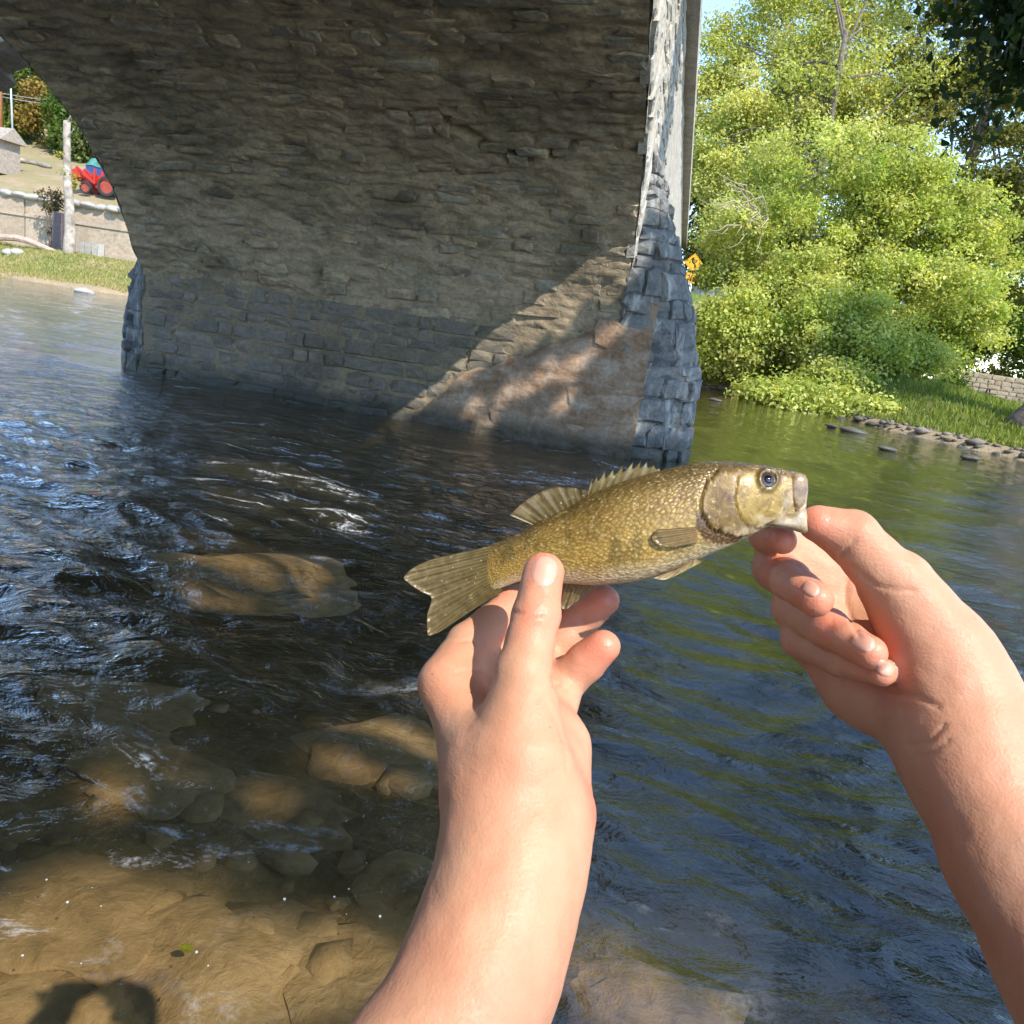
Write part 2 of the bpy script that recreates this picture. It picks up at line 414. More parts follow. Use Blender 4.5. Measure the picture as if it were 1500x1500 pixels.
# ------------------------------------------------------------------ bridge
XR, XL, YW = -.72, -7.15, 9.70
LEFT = np.array([(9.70, -.8), (9.70, 0), (9.72, 1.18), (9.45, 1.64), (9.14, 2.17), (8.77, 2.57), (8.33, 2.94), (7.93, 3.17), (7.58, 3.34), (6.6, 3.68), (5.4, 3.92), (4, 4.0), (2.5, 3.88), (1.0, 3.4), (-.3, 2.6), (-1.1, 1.3), (-1.3, -.8)])
RIGHT = np.array([(9.70, -.8), (9.70, 0), (9.71, 1.5), (9.66, 2.15), (9.26, 2.82), (8.54, 3.36), (7.69, 3.72), (6.96, 3.98), (6.4, 4.14), (5.7, 4.3), (4.9, 4.42), (4, 4.46), (2.5, 4.3), (1.0, 3.75), (-.3, 2.9), (-1.1, 1.5), (-1.3, -.8)])
def resample(Pn, n):
    # Catmull-Rom through the points, then equal arc length
    Q = [Pn[0]]
    for i in range(len(Pn)-1):
        p0 = Pn[max(i-1, 0)]; p1 = Pn[i]; p2 = Pn[i+1]; p3 = Pn[min(i+2, len(Pn)-1)]
        for k in range(1, 9):
            t = k/8; Q.append(.5*((2*p1)+(p2-p0)*t+(2*p0-5*p1+4*p2-p3)*t*t+(3*p1-p0-3*p2+p3)*t**3))
    Q = np.array(Q); s = np.r_[0, np.cumsum(np.linalg.norm(np.diff(Q, axis=0), axis=1))]
    u = np.linspace(0, s[-1], n); return np.stack([np.interp(u, s, Q[:, 0]), np.interp(u, s, Q[:, 1])], 1), s[-1]
NS = 420
LC, LLEN = resample(LEFT, NS); RC, RLEN = resample(RIGHT, NS)
ALEN = (LLEN+RLEN)/2
def barrel(x, s):
    """point + frame on the intrados; s = arc length from the river bed"""
    u = np.clip(s/ALEN, 0, 1)*(NS-1)
    i = np.clip(np.floor(u).astype(int), 0, NS-2); f = (u-i)[..., None]
    k = np.clip((x-XL)/(XR-XL), -.05, 1.05)[..., None]
    l = LC[i]*(1-f)+LC[i+1]*f; r = RC[i]*(1-f)+RC[i+1]*f
    yz = l*(1-k)+r*k
    return np.concatenate([np.asarray(x, float)[..., None], yz], -1)
def barrel_frame(x, s):
    x = np.float64(x); p = barrel(np.array([x]), np.array([s]))[0]
    a = barrel(np.array([x]), np.array([s+.06]))[0]-barrel(np.array([x]), np.array([s-.06]))[0]
    b = barrel(np.array([x+.2]), np.array([s]))[0]-barrel(np.array([x-.2]), np.array([s]))[0]
    ts = a/np.linalg.norm(a); tx = b/np.linalg.norm(b); n = np.cross(tx, ts); n /= np.linalg.norm(n)   # towards the opening?
    if n[1] > 0 and s < 6: n = -n
    if n[2] > 0 and s > 3: n = -n
    tx = np.cross(ts, n); return p, tx, ts, n
S_SPRING = .8 + 1.2
BR = empty('stone_arch_bridge', (-3.9, 9.7, -.6), 'old rubble stone arch bridge with pointed pier standing in the river', 'bridge')

def stone_variant(seed, rough=.16, mat=None):
    rr = np.random.default_rng(seed)
    o = np.array([(-.5, -.5), (0, -.5), (.5, -.5), (.5, 0), (.5, .5), (0, .5), (-.5, .5), (-.5, 0)], float)
    o[::2] *= rr.uniform(.88, 1.04, (4, 1)); o += rr.uniform(-rough/2, rough/2, o.shape)*.7
    V = []
    for (sc, z, jz) in ((1.03, -.5, 0), (1.0, .26, .07), (.88, .41, .06)):
        for q in o: V.append((q[0]*sc+rr.uniform(-.03, .03), q[1]*sc+rr.uniform(-.03, .03), z+rr.uniform(-jz, jz)))
    V.append((rr.uniform(-.15, .15), rr.uniform(-.15, .15), .5+rr.uniform(-.1, .1)))
    Fc = []
    for k in (0, 8):
        for j in range(8): Fc.append((k+j, k+(j+1) % 8, k+8+(j+1) % 8, k+8+j))
    for j in range(8): Fc.append((16+j, 16+(j+1) % 8, 24))
    return np.array(V), Fc
SV = [stone_variant(100+i, .16 if i % 2 else .32) for i in range(16)]
def stone_meshes(mat, tagname): return [mesh_data(tagname, V, Fc, mat, False) for V, Fc in SV]
def frame_mat(p, tx, ts, n, scl):
    m = Matrix((Vector(tx)*scl[0], Vector(ts)*scl[1], Vector(n)*scl[2])).transposed().to_4x4(); m.translation = Vector(p); return m
def place_stone(meshes, name, parent, p, tx, ts, n, scl, i=None):
    o = add(name, meshes[R.randrange(len(meshes)) if i is None else i], parent)
    o.matrix_basis = frame_mat(p, tx, ts, n, scl); return o
def stone_soup(name, items, mat, parent):
    Vs, Fs, off = [], [], 0
    for (k, p, tx, ts, n, scl) in items:
        V, Fc = SV[k]; B = np.stack([np.asarray(tx)*scl[0], np.asarray(ts)*scl[1], np.asarray(n)*scl[2]], 0)
        Vs.append(V @ B + p)
        Fs += [tuple(q+off for q in f) for f in Fc]; off += len(V)
    return add(name, mesh_data(name, np.concatenate(Vs), Fs, mat), parent, kind='stuff')

def make_barrel():
    # mortar-smeared vault surface
    s_end = ALEN
    xs = np.linspace(XL+.02, XR-.02, 210); ss = np.concatenate([np.linspace(S_SPRING, 8.2, 190), np.linspace(8.2, s_end, 60)[1:]])
    X, S = np.meshgrid(xs, ss, indexing='ij')
    V = barrel(X.ravel(), S.ravel())
    # normals by finite differences
    a = barrel(X.ravel(), S.ravel()+.05)-barrel(X.ravel(), S.ravel()-.05); b = barrel(X.ravel()+.1, S.ravel())-barrel(X.ravel()-.1, S.ravel())
    N = np.cross(b, a); N /= np.linalg.norm(N, axis=1)[:, None]+1e-9
    c = np.array([-3.9, 4.0, 1.0]); N *= np.sign(((c-V)*N).sum(1))[:, None]
    q = np.stack([X.ravel(), S.ravel()*2.6, np.zeros(X.size)], 1)
    d = .004+.04*fbm(q*1.3, 4, 41) + .034*fbm(q*4.5, 3, 42)
    # the upper edge of a hole where facing stones have dropped out
    hole = np.exp(-(((X.ravel()+2.3)/.5)**2+((S.ravel()-5.4)/.22)**2)); d -= .16*hole
    crack = np.exp(-((S.ravel()-4.6-.5*np.sin(X.ravel()*2+2)-.3*(X.ravel()+2))/.07)**2)*sstep(-3.2, -2.6, X.ravel())*(1-sstep(-1.7, -1.3, X.ravel())); d -= .09*crack
    V = V + N*d[:, None]
    bar = add('vault', mesh_data('vault', V, grid_faces(len(xs), len(ss)), M_mortar, True), BR)
    # stones of the vault, thin and ragged, in wavering courses
    s = S_SPRING+.06; items = []
    while s < 8.6:
        hgt = R.uniform(.08, .19)
        if s < 2.6: hgt = R.uniform(.12, .2)
        x = XL+R.uniform(.02, .3)
        while x < XR-.1:
            ln = R.uniform(.16, .5) if R.random() < .85 else R.uniform(.4, .7)
            xe = min(x+ln, XR-.03)
            if xe-x > .12 and R.random() < .86:
                items.append((x+(xe-x)/2, s+hgt/2+.03*sin(x*1.7+s*3), xe-x-.02, hgt*R.uniform(.72, 1.0)))
            x = xe+R.uniform(.005, .05)
        s += hgt+.012
    ms = stone_meshes(M_barrel, 'arch_stone')
    def visible(it):
        p = barrel(np.array([it[0]]), np.array([it[1]]))[0]; px = project(p)
        inside = (-40 < px[0] < 1540) and (-20 < px[1] < 1500) and px[2] > 1
        return (it[2]*it[3]/px[2]**2)*(1 if inside else 1e-6)
    items.sort(key=visible, reverse=True)
    rest = []
    for k, (x, s, ln, hg) in enumerate(items):
        p, tx, ts, n = barrel_frame(x, s)
        a = R.gauss(0, .07); tx2 = tx*cos(a)+ts*sin(a); ts2 = -tx*sin(a)+ts*cos(a)
        tilt = R.gauss(0, .045); n2_ = n*cos(tilt)+ts2*sin(tilt); ts3 = ts2*cos(tilt)-n*sin(tilt)
        dep = R.uniform(.08, .13); pr = R.uniform(-.042, .022)
        p = p + n*(pr-dep*.3)
        if ((x+2.3)/.6)**2+((s-5.4)/.25)**2 < 1: p = p-n*.1
        if k < 300: place_stone(ms, 'arch_stone', bar, p, tx2, ts3, n2_, (ln, hg, dep))
        else: rest.append((R.randrange(16), p, tx2, ts3, n2_, (ln, hg, dep)))
    stone_soup('vault_rubble', rest, M_barrel, bar)
    return bar
make_barrel()

def make_pier_wall():
    xs = np.linspace(XL+.01, XR+.3, 120); zs = np.linspace(-.8, 1.36, 40)
    X, Z = np.meshgrid(xs, zs, indexing='ij'); x, z = X.ravel(), Z.ravel()
    y = YW-.012 + .028*n2(x, z, 2.4, 51, 3) + .0*x - .10*(1-sstep(-.2, .35, z))
    w = add('pier_wall', mesh_data('pier_wall', np.stack([x, y, z], 1), grid_faces(len(xs), len(zs))[:, ::-1], M_joint, True), BR)
    ms = stone_meshes(M_ashlar, 'ashlar_stone'); sl_ = stone_meshes(M_slab, 'facing_slab')
    z = -.28; tx = np.array([1., 0, 0]); ts = np.array([0, 0, 1.]); n = np.array([0, -1., 0])
    row = 0
    while z < 1.28:
        hg = R.uniform(.12, .19); x = XL+R.uniform(0, .2)
        while x < XR+.25:
            ln = R.choice([R.uniform(.16, .26), R.uniform(.24, .4), R.uniform(.36, .6)])
            xe = min(x+ln, XR+.3)
            zc = z+hg/2+.02*sin(x*.9+row)
            # the big weathered facing slabs take the lower right of the wall
            lim = -2.95+ .9*max(zc, 0)
            if xe-x > .1 and not (x+ln/2 > lim and zc < 1.34):
                yy = YW - .0 - .10*(1-float(sstep(-.2, .35, zc)))
                place_stone(ms, 'ashlar_stone', w, np.array([(x+xe)/2, yy-R.uniform(-.012, .014)+.028, zc]), tx, ts, n, (xe-x-R.uniform(.0, .02), hg-R.uniform(.0, .02), .13))
            x = xe+R.uniform(.005, .02)
        z += hg+.012; row += 1
    # sloping weathered apron of rock under the facing slabs
    xs = np.linspace(-3.15, -.34, 90); zs = np.linspace(-.5, 1.85, 80); X, Z = np.meshgrid(xs, zs, indexing='ij'); x, z = X.ravel(), Z.ravel()
    top = np.interp(x, [-3.15, -2.6, -1.9, -1.2, -.8, -.34], [.12, .72, 1.12, 1.42, 1.62, 1.66])+.08*n2(x, z*0, 3, 55, 2)
    st = z*1.0-.22*x; step = .03*np.abs(((st*3.2+.4*n2(x, z, .8, 56, 2)) % 1)-.5)
    pr_ = (.09+.12*np.clip(1-z/1.3, 0, 1)+1.5*step+.045*n2(x, z, 1.5, 57, 4)+.012*n2(x*1.0, z*3, 6, 58, 2))*sstep(0, .16, top-z) - .05
    add('apron', mesh_data('apron', np.stack([x, YW-pr_, z], 1), grid_faces(90, 80)[:, ::-1], M_slab, True), w)
    # slabs: (x0, x1, z0, z1)
    for (x0, x1, z0, z1, pr) in [(-2.1, -1.2, -.22, .26, .13), (-1.2, -.4, -.2, .3, .12), (-1.25, -.45, .31, .7, .07),
                                 (-1.0, -.42, .71, 1.0, .04), (-1.0, -.7, 1.28, 1.55, .1)]:
        a = R.gauss(0, .05)
        tx2 = tx*cos(a)+ts*sin(a); ts2 = ts*cos(a)-tx*sin(a)
        place_stone(sl_, 'facing_slab', w, np.array([(x0+x1)/2, YW-.055-.085*max(0, 1-(z0+z1)/2.6)+R.uniform(.01, .03)+.03, (z0+z1)/2]), tx2, ts2, n, (x1-x0+.07, z1-z0+.06, .15))
make_pier_wall()

DECK = 5.45
def bottom_z(y, side):
    """underside of the spandrel at a given Y (two arches, pier, abutments)"""
    C_ = RC if side > 0 else LC
    yy = np.asarray(y, float); out = np.full(yy.shape, -.8)
    m = (yy < 9.70) & (yy > -1.28)
    o = np.argsort(C_[:, 0]); out[m] = np.interp(yy[m], C_[o, 0], C_[o, 1])
    m2 = (yy > 12.3) & (yy < 23.3)
    yk = 12.3+ (9.7-(-1.3)) - (yy[m2]-12.3)     # mirrored second arch
    out[m2] = np.interp(yk-1.3+1.3-.0, C_[o, 0]+1.3, C_[o, 1])
    return out
def make_face(x, side, name):
    # fine samples near the ring so the curve is clean
    ys = np.unique(np.concatenate([np.linspace(-9, 36, 260), np.linspace(6.5, 9.7, 120), [9.7, 9.7001, 12.2999, 12.3001]]))
    zb = bottom_z(ys, side); nz = 14
    V = []
    for y, b in zip(ys, zb):
        for k in range(nz):
            z = b+(DECK-b)*k/(nz-1); V.append((x, y, z))
    V = np.array(V); V[:, 0] += side*.02*fbm(V*[0, 1.5, 3.0], 3, 61)
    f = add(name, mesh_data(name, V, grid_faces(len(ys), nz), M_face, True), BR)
    return f
face = make_face(XR, 1, 'near_face')
make_face(XL, -1, 'far_face')
def face_stones():
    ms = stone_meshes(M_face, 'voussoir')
    n = np.array([1., 0, 0])
    # voussoirs: thin slabs on edge round the ring
    seg = np.r_[0, np.cumsum(np.linalg.norm(np.diff(RC, axis=0), axis=1))]
    s = 2.55
    while s < 9.6:
        th = R.uniform(.14, .34)
        i = np.interp(s+th/2, seg, np.arange(NS)); i0 = int(i)
        p = RC[i0]*(1-(i-i0))+RC[min(i0+1, NS-1)]*(i-i0)
        t = RC[min(i0+3, NS-1)]-RC[max(i0-3, 0)]; t /= np.linalg.norm(t); nn = np.array([t[1], -t[0]])   # outwards from opening
        if nn[1] < 0 and p[1] > 2.6: nn = -nn
        if p[1] <= 2.6 and nn[0] < 0: nn = -nn
        dep = R.uniform(.42, .6)
        c = p + nn*(dep/2+.035)
        place_stone(ms, 'voussoir', face, np.array([XR+R.uniform(-.03, .0), c[0], c[1]]), np.array([0, t[0], t[1]]), np.array([0, nn[0], nn[1]]), n, (th, dep, .12))
        s += th+.006
    z = 2.6
    while z < DECK-.05:
        hg = R.uniform(.1, .18); y = 4.0
        while y < 12.2:
            ln = R.uniform(.2, .6)
            zb = float(bottom_z(np.array([y+ln/2]), 1)[0])
            if z > zb+.52 and z+hg < DECK:
                place_stone(ms, 'spandrel_stone', face, np.array([XR+R.uniform(-.035, -.01), y+ln/2, z+hg/2]), np.array([0, 1., 0]), np.array([0, 0, 1.]), n, (ln, hg, .1))
            y += ln+.015
        z += hg+.012
face_stones()
def make_deck():
    V, Fc = box((XR-(XR-XL)/2, 13.5, DECK+.09), (XR-XL+.36, 45, .18))
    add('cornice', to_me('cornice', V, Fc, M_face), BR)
    for nm, x in (('near_parapet', XR-.12), ('far_parapet', XL+.12)):
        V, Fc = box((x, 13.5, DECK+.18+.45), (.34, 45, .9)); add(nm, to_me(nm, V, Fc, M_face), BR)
    # a down pipe / form board edge hangs along the cornice
    V, Fc = box((XR-(XR-XL)/2, 11.0, .6), (XR-XL-.3, 2.4, 9.6)); V[:, 2] = np.clip(V[:, 2], -.8, DECK)
    add('pier_core', to_me('pier_core', V, Fc, M_joint), BR)
make_deck()

def make_cutwater(name, xa, xn, side, group):
    """pointed pier nose: battered rubble prism under a steep cap leaning on the face"""
    ya, yb, yn = YW-.0, 12.3, 10.5
    prof = [(-.8, 1.06), (0, 1.0), (.6, .98), (1.1, .93), (1.7, .80), (2.2, .60), (2.8, .36), (3.3, .16), (3.65, .02)] if side > 0 else [(-.8, 1.05), (0, 1.0), (.6, .94), (1.0, .8), (1.35, .55), (1.6, .3), (1.8, .03)]
    zs = np.array([p[0] for p in prof]); ks = np.array([p[1] for p in prof])
    zz = np.linspace(zs[0], zs[-1], 60); kk = np.interp(zz, zs, ks)
    nu = 40; V = []
    def plan(u, k):
        # u 0..1 from A over the rounded nose to B
        a = np.array([xa, ya-.02]); b = np.array([xa, yb]); nn = np.array([xa+(xn-xa), yn])
        p0 = a*(1-u)**2 + 2*u*(1-u)*(nn*2-(a+b)/2) + b*u**2
        p0[0] = xa+(p0[0]-xa)*k
        p0[1] = ya+(p0[1]-ya)*(.9+.1*k) - (.12*k if u < .3 else 0)*0
        return p0
    for z, k in zip(zz, kk):
        for i in range(nu):
            p = plan(i/(nu-1), k); V.append((p[0], p[1], z))
    V = np.array(V); c = np.array([xa-.3*side, (ya+yb)/2])
    d = V[:, :2]-c; d /= np.linalg.norm(d, axis=1)[:, None]
    V[:, :2] += d*(.035*fbm(V*2.2, 3, 71))[:, None]
    cw = add(name, mesh_data(name, V, grid_faces(len(zz), nu), M_cut, True), BR)
    ms = stone_meshes(M_cut, 'cutwater_stone')
    z = -.25
    while z < zs[-1]-.2:
        hg = R.uniform(.12, .34) if z < 2.0 else R.uniform(.1, .2)
        u = R.uniform(0, .03); k = np.interp(z+hg/2, zs, ks)
        umax = .62 if side > 0 else .6
        while u < umax:
            p0 = plan(u, k); du = .02
            perim = np.linalg.norm(plan(u+.02, k)-p0)/.02
            ln = R.choice([R.uniform(.14, .26), R.uniform(.25, .45), R.uniform(.4, .66)]); ue = u+ln/max(perim, .4)
            um = (u+ue)/2; p = plan(um, k); t = plan(min(um+.04, 1), k)-plan(max(um-.04, 0), k); t /= np.linalg.norm(t)
            k2 = np.interp(z+hg/2+.1, zs, ks); k1 = np.interp(z+hg/2-.1, zs, ks)
            up_ = np.array([*(plan(um, k2)-plan(um, k1)), .2]); up_ /= np.linalg.norm(up_)
            tx = np.array([t[0], t[1], 0]); n = np.cross(tx, up_)
            if n @ np.array([p[0]-c[0], p[1]-c[1], 0]) < 0: n = -n; tx = -tx
            place_stone(ms, 'cutwater_stone', cw, np.array([p[0], p[1], z+hg/2])+n*R.uniform(-.075, -.02), tx*cos(.08)+up_*sin(R.gauss(0, .08)), up_, n, (ln+.02, hg+.01, .17))
            u = ue+.005
        z += hg+.01
make_cutwater('cutwater', XR-.03, .33, 1, None)
make_cutwater('upstream_cutwater', XL+.03, XL-.62, -1, None)
def ring_blocks():
    # two pale blocks of the far ring stand proud of the vault at the top left
    ms = stone_meshes(M_conc, 'ring_block')
    for (px, py, d, sx, sy, a) in [(38, 22, 9.6, .85, .5, .5), (-25, 62, 9.6, .7, .55, .45), (-18, 98, 9.7, .35, .3, .3)]:
        p = P(px, py, d); tx = IX*cos(a)-IY*sin(a); ts = -IX*sin(a)*1.0-IY*cos(a); n = -FW
        place_stone(ms, 'ring_block', BR, p, tx, ts, n, (sx, sy, .5))
ring_blocks()

# ------------------------------------------------------------------ foliage
def leaves(centers, radii, n, size, pal, rg, up=.55, weights=None, cl_var=.35, fold=.18, aspect=.62):
    """n leaf quads in gaussian clumps; returns V, F, colours"""
    k = len(centers); centers = np.asarray(centers, float); radii = np.broadcast_to(np.asarray(radii, float), (k, 3))
    w = np.ones(k)/k if weights is None else np.asarray(weights)/np.sum(weights)
    ci = rg.choice(k, n, p=w)
    g = rg.normal(size=(n, 3))*.52
    pos = centers[ci] + g*radii[ci]
    nr = rg.normal(size=(n, 3)); nr[:, 2] += up*1.6; nr += .6*g; nr /= np.linalg.norm(nr, axis=1)[:, None]
    t = rg.normal(size=(n, 3)); t[:, 2] -= .35; t -= (t*nr).sum(1)[:, None]*nr; t /= np.linalg.norm(t, axis=1)[:, None]
    b = np.cross(nr, t); L = size*rg.uniform(.65, 1.35, (n, 1)); Wd = L*aspect*.5
    f = nr*L*fold
    V = np.stack([pos-t*L*.5, pos-b*Wd+f, pos+t*L*.5, pos+b*Wd+f], 1).reshape(-1, 3)
    Fc = np.arange(n*4).reshape(n, 4)
    pal = np.asarray(pal, float)
    cv = rg.uniform(0, 1, k)
    m = np.clip(cv[ci]*.65 + rg.uniform(0, .35, n), 0, .999)*(len(pal)-1); i = m.astype(int); fr = (m-i)[:, None]
    c = pal[i]*(1-fr)+pal[i+1]*fr
    c *= (1+cl_var*(rg.uniform(-.5, .5, k)[ci]))[:, None]*rg.uniform(.82, 1.18, (n, 1))
    return V, Fc, np.repeat(c, 4, 0)
def crown_clusters(env, per, rg, lo=.55):
    out = []
    for (c, r, k) in env:
        g = rg.normal(size=(k, 3)); g /= np.linalg.norm(g, axis=1)[:, None]
        rr = rg.uniform(lo**3, 1, (k, 1))**(1/3); out.append(np.asarray(c)+g*rr*np.asarray(r))
    return np.concatenate(out)
def limb(a, b, r0, r1, rg, wob=.12, sag=0, n=7, sides=6):
    a = np.asarray(a, float); b = np.asarray(b, float); t = np.linspace(0, 1, n)[:, None]; L = np.linalg.norm(b-a)
    p = a*(1-t)+b*t; p[:, 2] += (np.sin(t[:, 0]*pi)*L*.10) - sag*L*t[:, 0]**2
    w = rg.normal(size=(n, 3))*wob*L*.12; w[0] = 0; w[-1] = 0
    return tube(p+w, np.linspace(r0, r1, n), sides)
LIME = [(.24, .32, .06), (.37, .44, .10), (.51, .54, .16), (.63, .60, .23)]
YELLOW = [(.26, .31, .07), (.38, .42, .11), (.52, .52, .18), (.56, .53, .2)]
GREEN = [(.05, .10, .02), (.09, .15, .025), (.14, .20, .035), (.18, .22, .045)]
DARK = [(.018, .04, .014), (.03, .06, .018), (.05, .085, .022)]
OLIVE = [(.13, .15, .035), (.18, .19, .05), (.24, .22, .07)]
def tree(name, base, trunk_top, env, nleaf, size, pal, seed, label, cat='tree', group=None, cr=.7, r0=.3, lo=.55, limbs=14, holes=None, bark=None, aspect=.62, up=.55, cflat=.75):
    rg = np.random.default_rng(seed); base = np.asarray(base, float); trunk_top = np.asarray(trunk_top, float)
    root = empty(name, base, label, cat, group)
    cl = crown_clusters(env, None, rg, lo)
    parts = [tube(np.array([base+(trunk_top-base)*t+np.array([.12*sin(5*t+seed), .12*cos(4*t+seed), 0])*(t > 0) for t in np.linspace(-.03, 1, 9)]), r0*np.linspace(1.25, .35, 9)**1.0, 9)]
    zok = np.where(cl[:, 2] > base[2]+.38*(trunk_top[2]-base[2]))[0]; pick = rg.choice(zok, min(limbs, len(zok)), replace=False)
    for i in pick:
        t = rg.uniform(.35, 1); a = base+(trunk_top-base)*t
        parts.append(limb(a, cl[i], r0*.32*(1.15-t*.5), .015, rg))
    V, Fc = cat_mesh(parts)
    add('trunk', to_me('trunk', V, Fc, bark or M_bark, True), root)
    rad = rg.uniform(.65, 1.25, (len(cl), 1))*cr*np.array([[1, 1, cflat]])
    V, Fc, c = leaves(cl, rad, nleaf, size, pal, rg, aspect=aspect, up=up)
    if holes is not None:
        keep = holes(V.reshape(-1, 4, 3).mean(1)); V = V.reshape(-1, 4, 3)[keep].reshape(-1, 3); c = c.reshape(-1, 4, 3)[keep].reshape(-1, 3); Fc = np.arange(len(V)).reshape(-1, 4)
    me = mesh_data('crown', V, Fc, M_leaf); attr_col(me, 'col', c)
    add('crown', me, root)
    return root
def G(x, y, dz=0): return np.array([x, y, gz(x, y)+dz])

# the bright tree leaning over the far bank (all its boughs reach down to the water)
def E_(px, py, d, rx, ry, k, dz=.75): return (P(px, py, d), (rx*d/F, rx*d/F*dz, ry*d/F), k)
tree('maple_tree', G(6.6, 37.6), (6.6, 37.6, 11.0), [E_(1235, 290, 33, 165, 105, 150), E_(1340, 330, 32.5, 130, 100, 120), E_(1130, 370, 31.5, 105, 85, 90), E_(1330, 430, 31.5, 140, 75, 110), E_(1180, 470, 30, 130, 70, 110), E_(1420, 375, 32.5, 70, 75, 50), E_(1075, 490, 29.5, 58, 60, 50), E_(1260, 515, 29, 120, 42, 70),
     E_(1190, 592, 25.2, 85, 22, 36), E_(1262, 604, 24.6, 48, 14, 18), E_(1120, 578, 26, 34, 12, 14), E_(1215, 558, 27, 60, 30, 26), E_(1385, 495, 31.5, 75, 42, 40)],
     185000, .15, LIME, 11, 'bright lime green maple with boughs drooping to the river edge', cr=.66, r0=.26, lo=.3, limbs=60, cflat=.7)
tree('tulip_tree', G(6.5, 55), (6.2, 55, 21), [E_(1150, 165, 52, 135, 95, 60), E_(1075, 235, 50, 70, 95, 34), E_(1255, 130, 53, 130, 100, 56), E_(1190, 45, 55, 150, 70, 56), E_(1058, 90, 54, 48, 60, 16), E_(1100, 300, 49, 80, 70, 28), E_(1180, -70, 56, 150, 80, 40), E_(1280, -40, 57, 120, 90, 30)], 115000, .23, YELLOW, 12, 'tall yellow green tree rising behind the lime green maple', cr=1.3, r0=.4, lo=.35, limbs=30)
tree('sycamore_tree', G(16, 60), (16.5, 60, 22), [((16.5, 60, 16), (6, 4, 7.5), 60), ((21, 58, 11), (5, 4, 5), 36), ((13, 62, 23), (4.5, 3, 4), 24), ((17, 60, 28), (6, 4, 5), 40)], 46000, .3, OLIVE, 13, 'tall olive green tree with open crown showing blue sky', cr=1.35, r0=.4, lo=.3, limbs=24)
tree('bank_tree', G(19.2, 47), (19.9, 47, 13), [((20.5, 47, 9.8), (4.2, 3, 4.2), 50), ((22.5, 46, 6.0), (3, 2.6, 2.2), 26)], 36000, .2, GREEN, 14, 'slender dark green tree with bare lower trunk on the lawn', cr=.9, r0=.26, limbs=18)
tree('woodland_tree', G(-1.8, 66), (-1.5, 66, 15), [((-1.2, 66, 11.5), (4.4, 3, 5), 40), ((2, 70, 17), (5, 3, 5.5), 40)], 36000, .3, OLIVE, 15, 'hazy olive tree behind the road signs', cr=1.3, r0=.3, lo=.3)
tree('park_tree', G(32, 75), (32, 75, 12), [((31, 75, 8.5), (8, 4, 5), 60), ((40, 78, 10), (8, 4, 6), 40), ((23, 78, 7.5), (5, 4, 3.5), 26)], 42000, .34, GREEN, 16, 'broad green park tree behind the pale stone wall', cr=1.4, r0=.35)
for i, (x, y, h, lab) in enumerate([(22, 92, 11, 'distant olive tree beyond the pale wall, left of a gap'), (31, 98, 13, 'distant rounded tree beyond the picnic table'), (41, 95, 12, 'distant green tree beyond the lawn edge'), (52, 98, 14, 'distant tall tree at the far lawn edge'), (12, 96, 14, 'distant tree hidden behind the maple crown')]):
    g = gz(x, y); tree('distant_tree', (x, y, g), (x, y, g+h*.8), [((x, y, g+h*.5), (5.5, 4, h*.5), 50)], 9000, .5, [GREEN, OLIVE, GREEN, YELLOW, OLIVE][i], 200+i, lab, cr=1.6, r0=.3, lo=.2, limbs=6)
# big trunk on the right bank
def big_trunk():
    b = G(9.75, 24.4, -.1); rg = np.random.default_rng(3)
    root = empty('willow_tree', b, 'thick dark leaning trunk of a riverside tree with high crown', 'tree')
    pts = [b+np.array([0, 0, -.2]), b+np.array([.06, 0, .12]), b+np.array([.22, 0, .5]), b+np.array([.5, .1, 1.3]), b+np.array([1.0, .3, 3]), b+np.array([1.6, .6, 6]), b+np.array([2, 1, 10])]
    V, Fc = tube(pts, [.66, .56, .44, .38, .34, .28, .15], 14)
    V = V + (.05*fbm(V*2.2, 3, 81))[:, None]*np.array([1, 1, .2])
    parts = [(V, Fc)]+[limb(b+np.array([1.6, .6, 5+i*.6]), b+np.array([2.5+2*cos(i*1.3), .5+2.6*sin(i*1.3), 8.5+i*.4]), .12, .02, rg) for i in range(8)]
    V, Fc = cat_mesh(parts); add('trunk', to_me('trunk', V, Fc, M_bark, True), root)
    cl = crown_clusters([(b+np.array([3.4, .8, 10]), (2.6, 3, 2.6), 40)], None, rg)
    V, Fc, c = leaves(cl, np.full((len(cl), 3), .9), 12000, .2, GREEN, rg); me = mesh_data('crown', V, Fc, M_leaf); attr_col(me, 'col', c); add('crown', me, root)
big_trunk()

# shade tree over the photographer: its unseen crown has gaps cut along sun rays to light hands, fish and river
SUNSPOTS = []
def spot(p, r): SUNSPOTS.append((np.asarray(p, float), r))
for (x, y, d, r) in [(740, 1000, .31, .30), (890, 770, .36, .32), (1300, 900, .36, .32), (700, 1450, .25, .3), (1500, 1350, .27, .32), (1100, 830, .36, .3)]: spot(P(x, y, d), r)
for (x, y, r) in [(395, 755, .75), (380, 800, .6), (560, 1085, .3), (400, 1165, .1), (110, 1335, .2), (340, 1475, .24), (60, 1450, .27), (520, 1475, .2), (190, 1450, .27), (150, 1170, .12), (250, 1130, .08), (930, 1460, .24)]: spot(on_plane(x, y, 2, -.25), r)
for (x, y, r) in [(680, 615, .15), (735, 590, .16), (775, 572, .15), (830, 548, .15), (880, 505, .14), (690, 648, .15), (810, 605, .12)]: spot(on_plane(x, y, 1, YW), r)
for (x, y, z, r) in [(XR, 8.8, 3.6, .8), (XR, 9.2, 4.4, .9), (XR, 8.2, 4.2, .9), (XR, 7.2, 4.6, .8), (XR, 10, 3.2, .5), (XR, 9.6, 2.3, .22)]: spot((x, y, z), r)
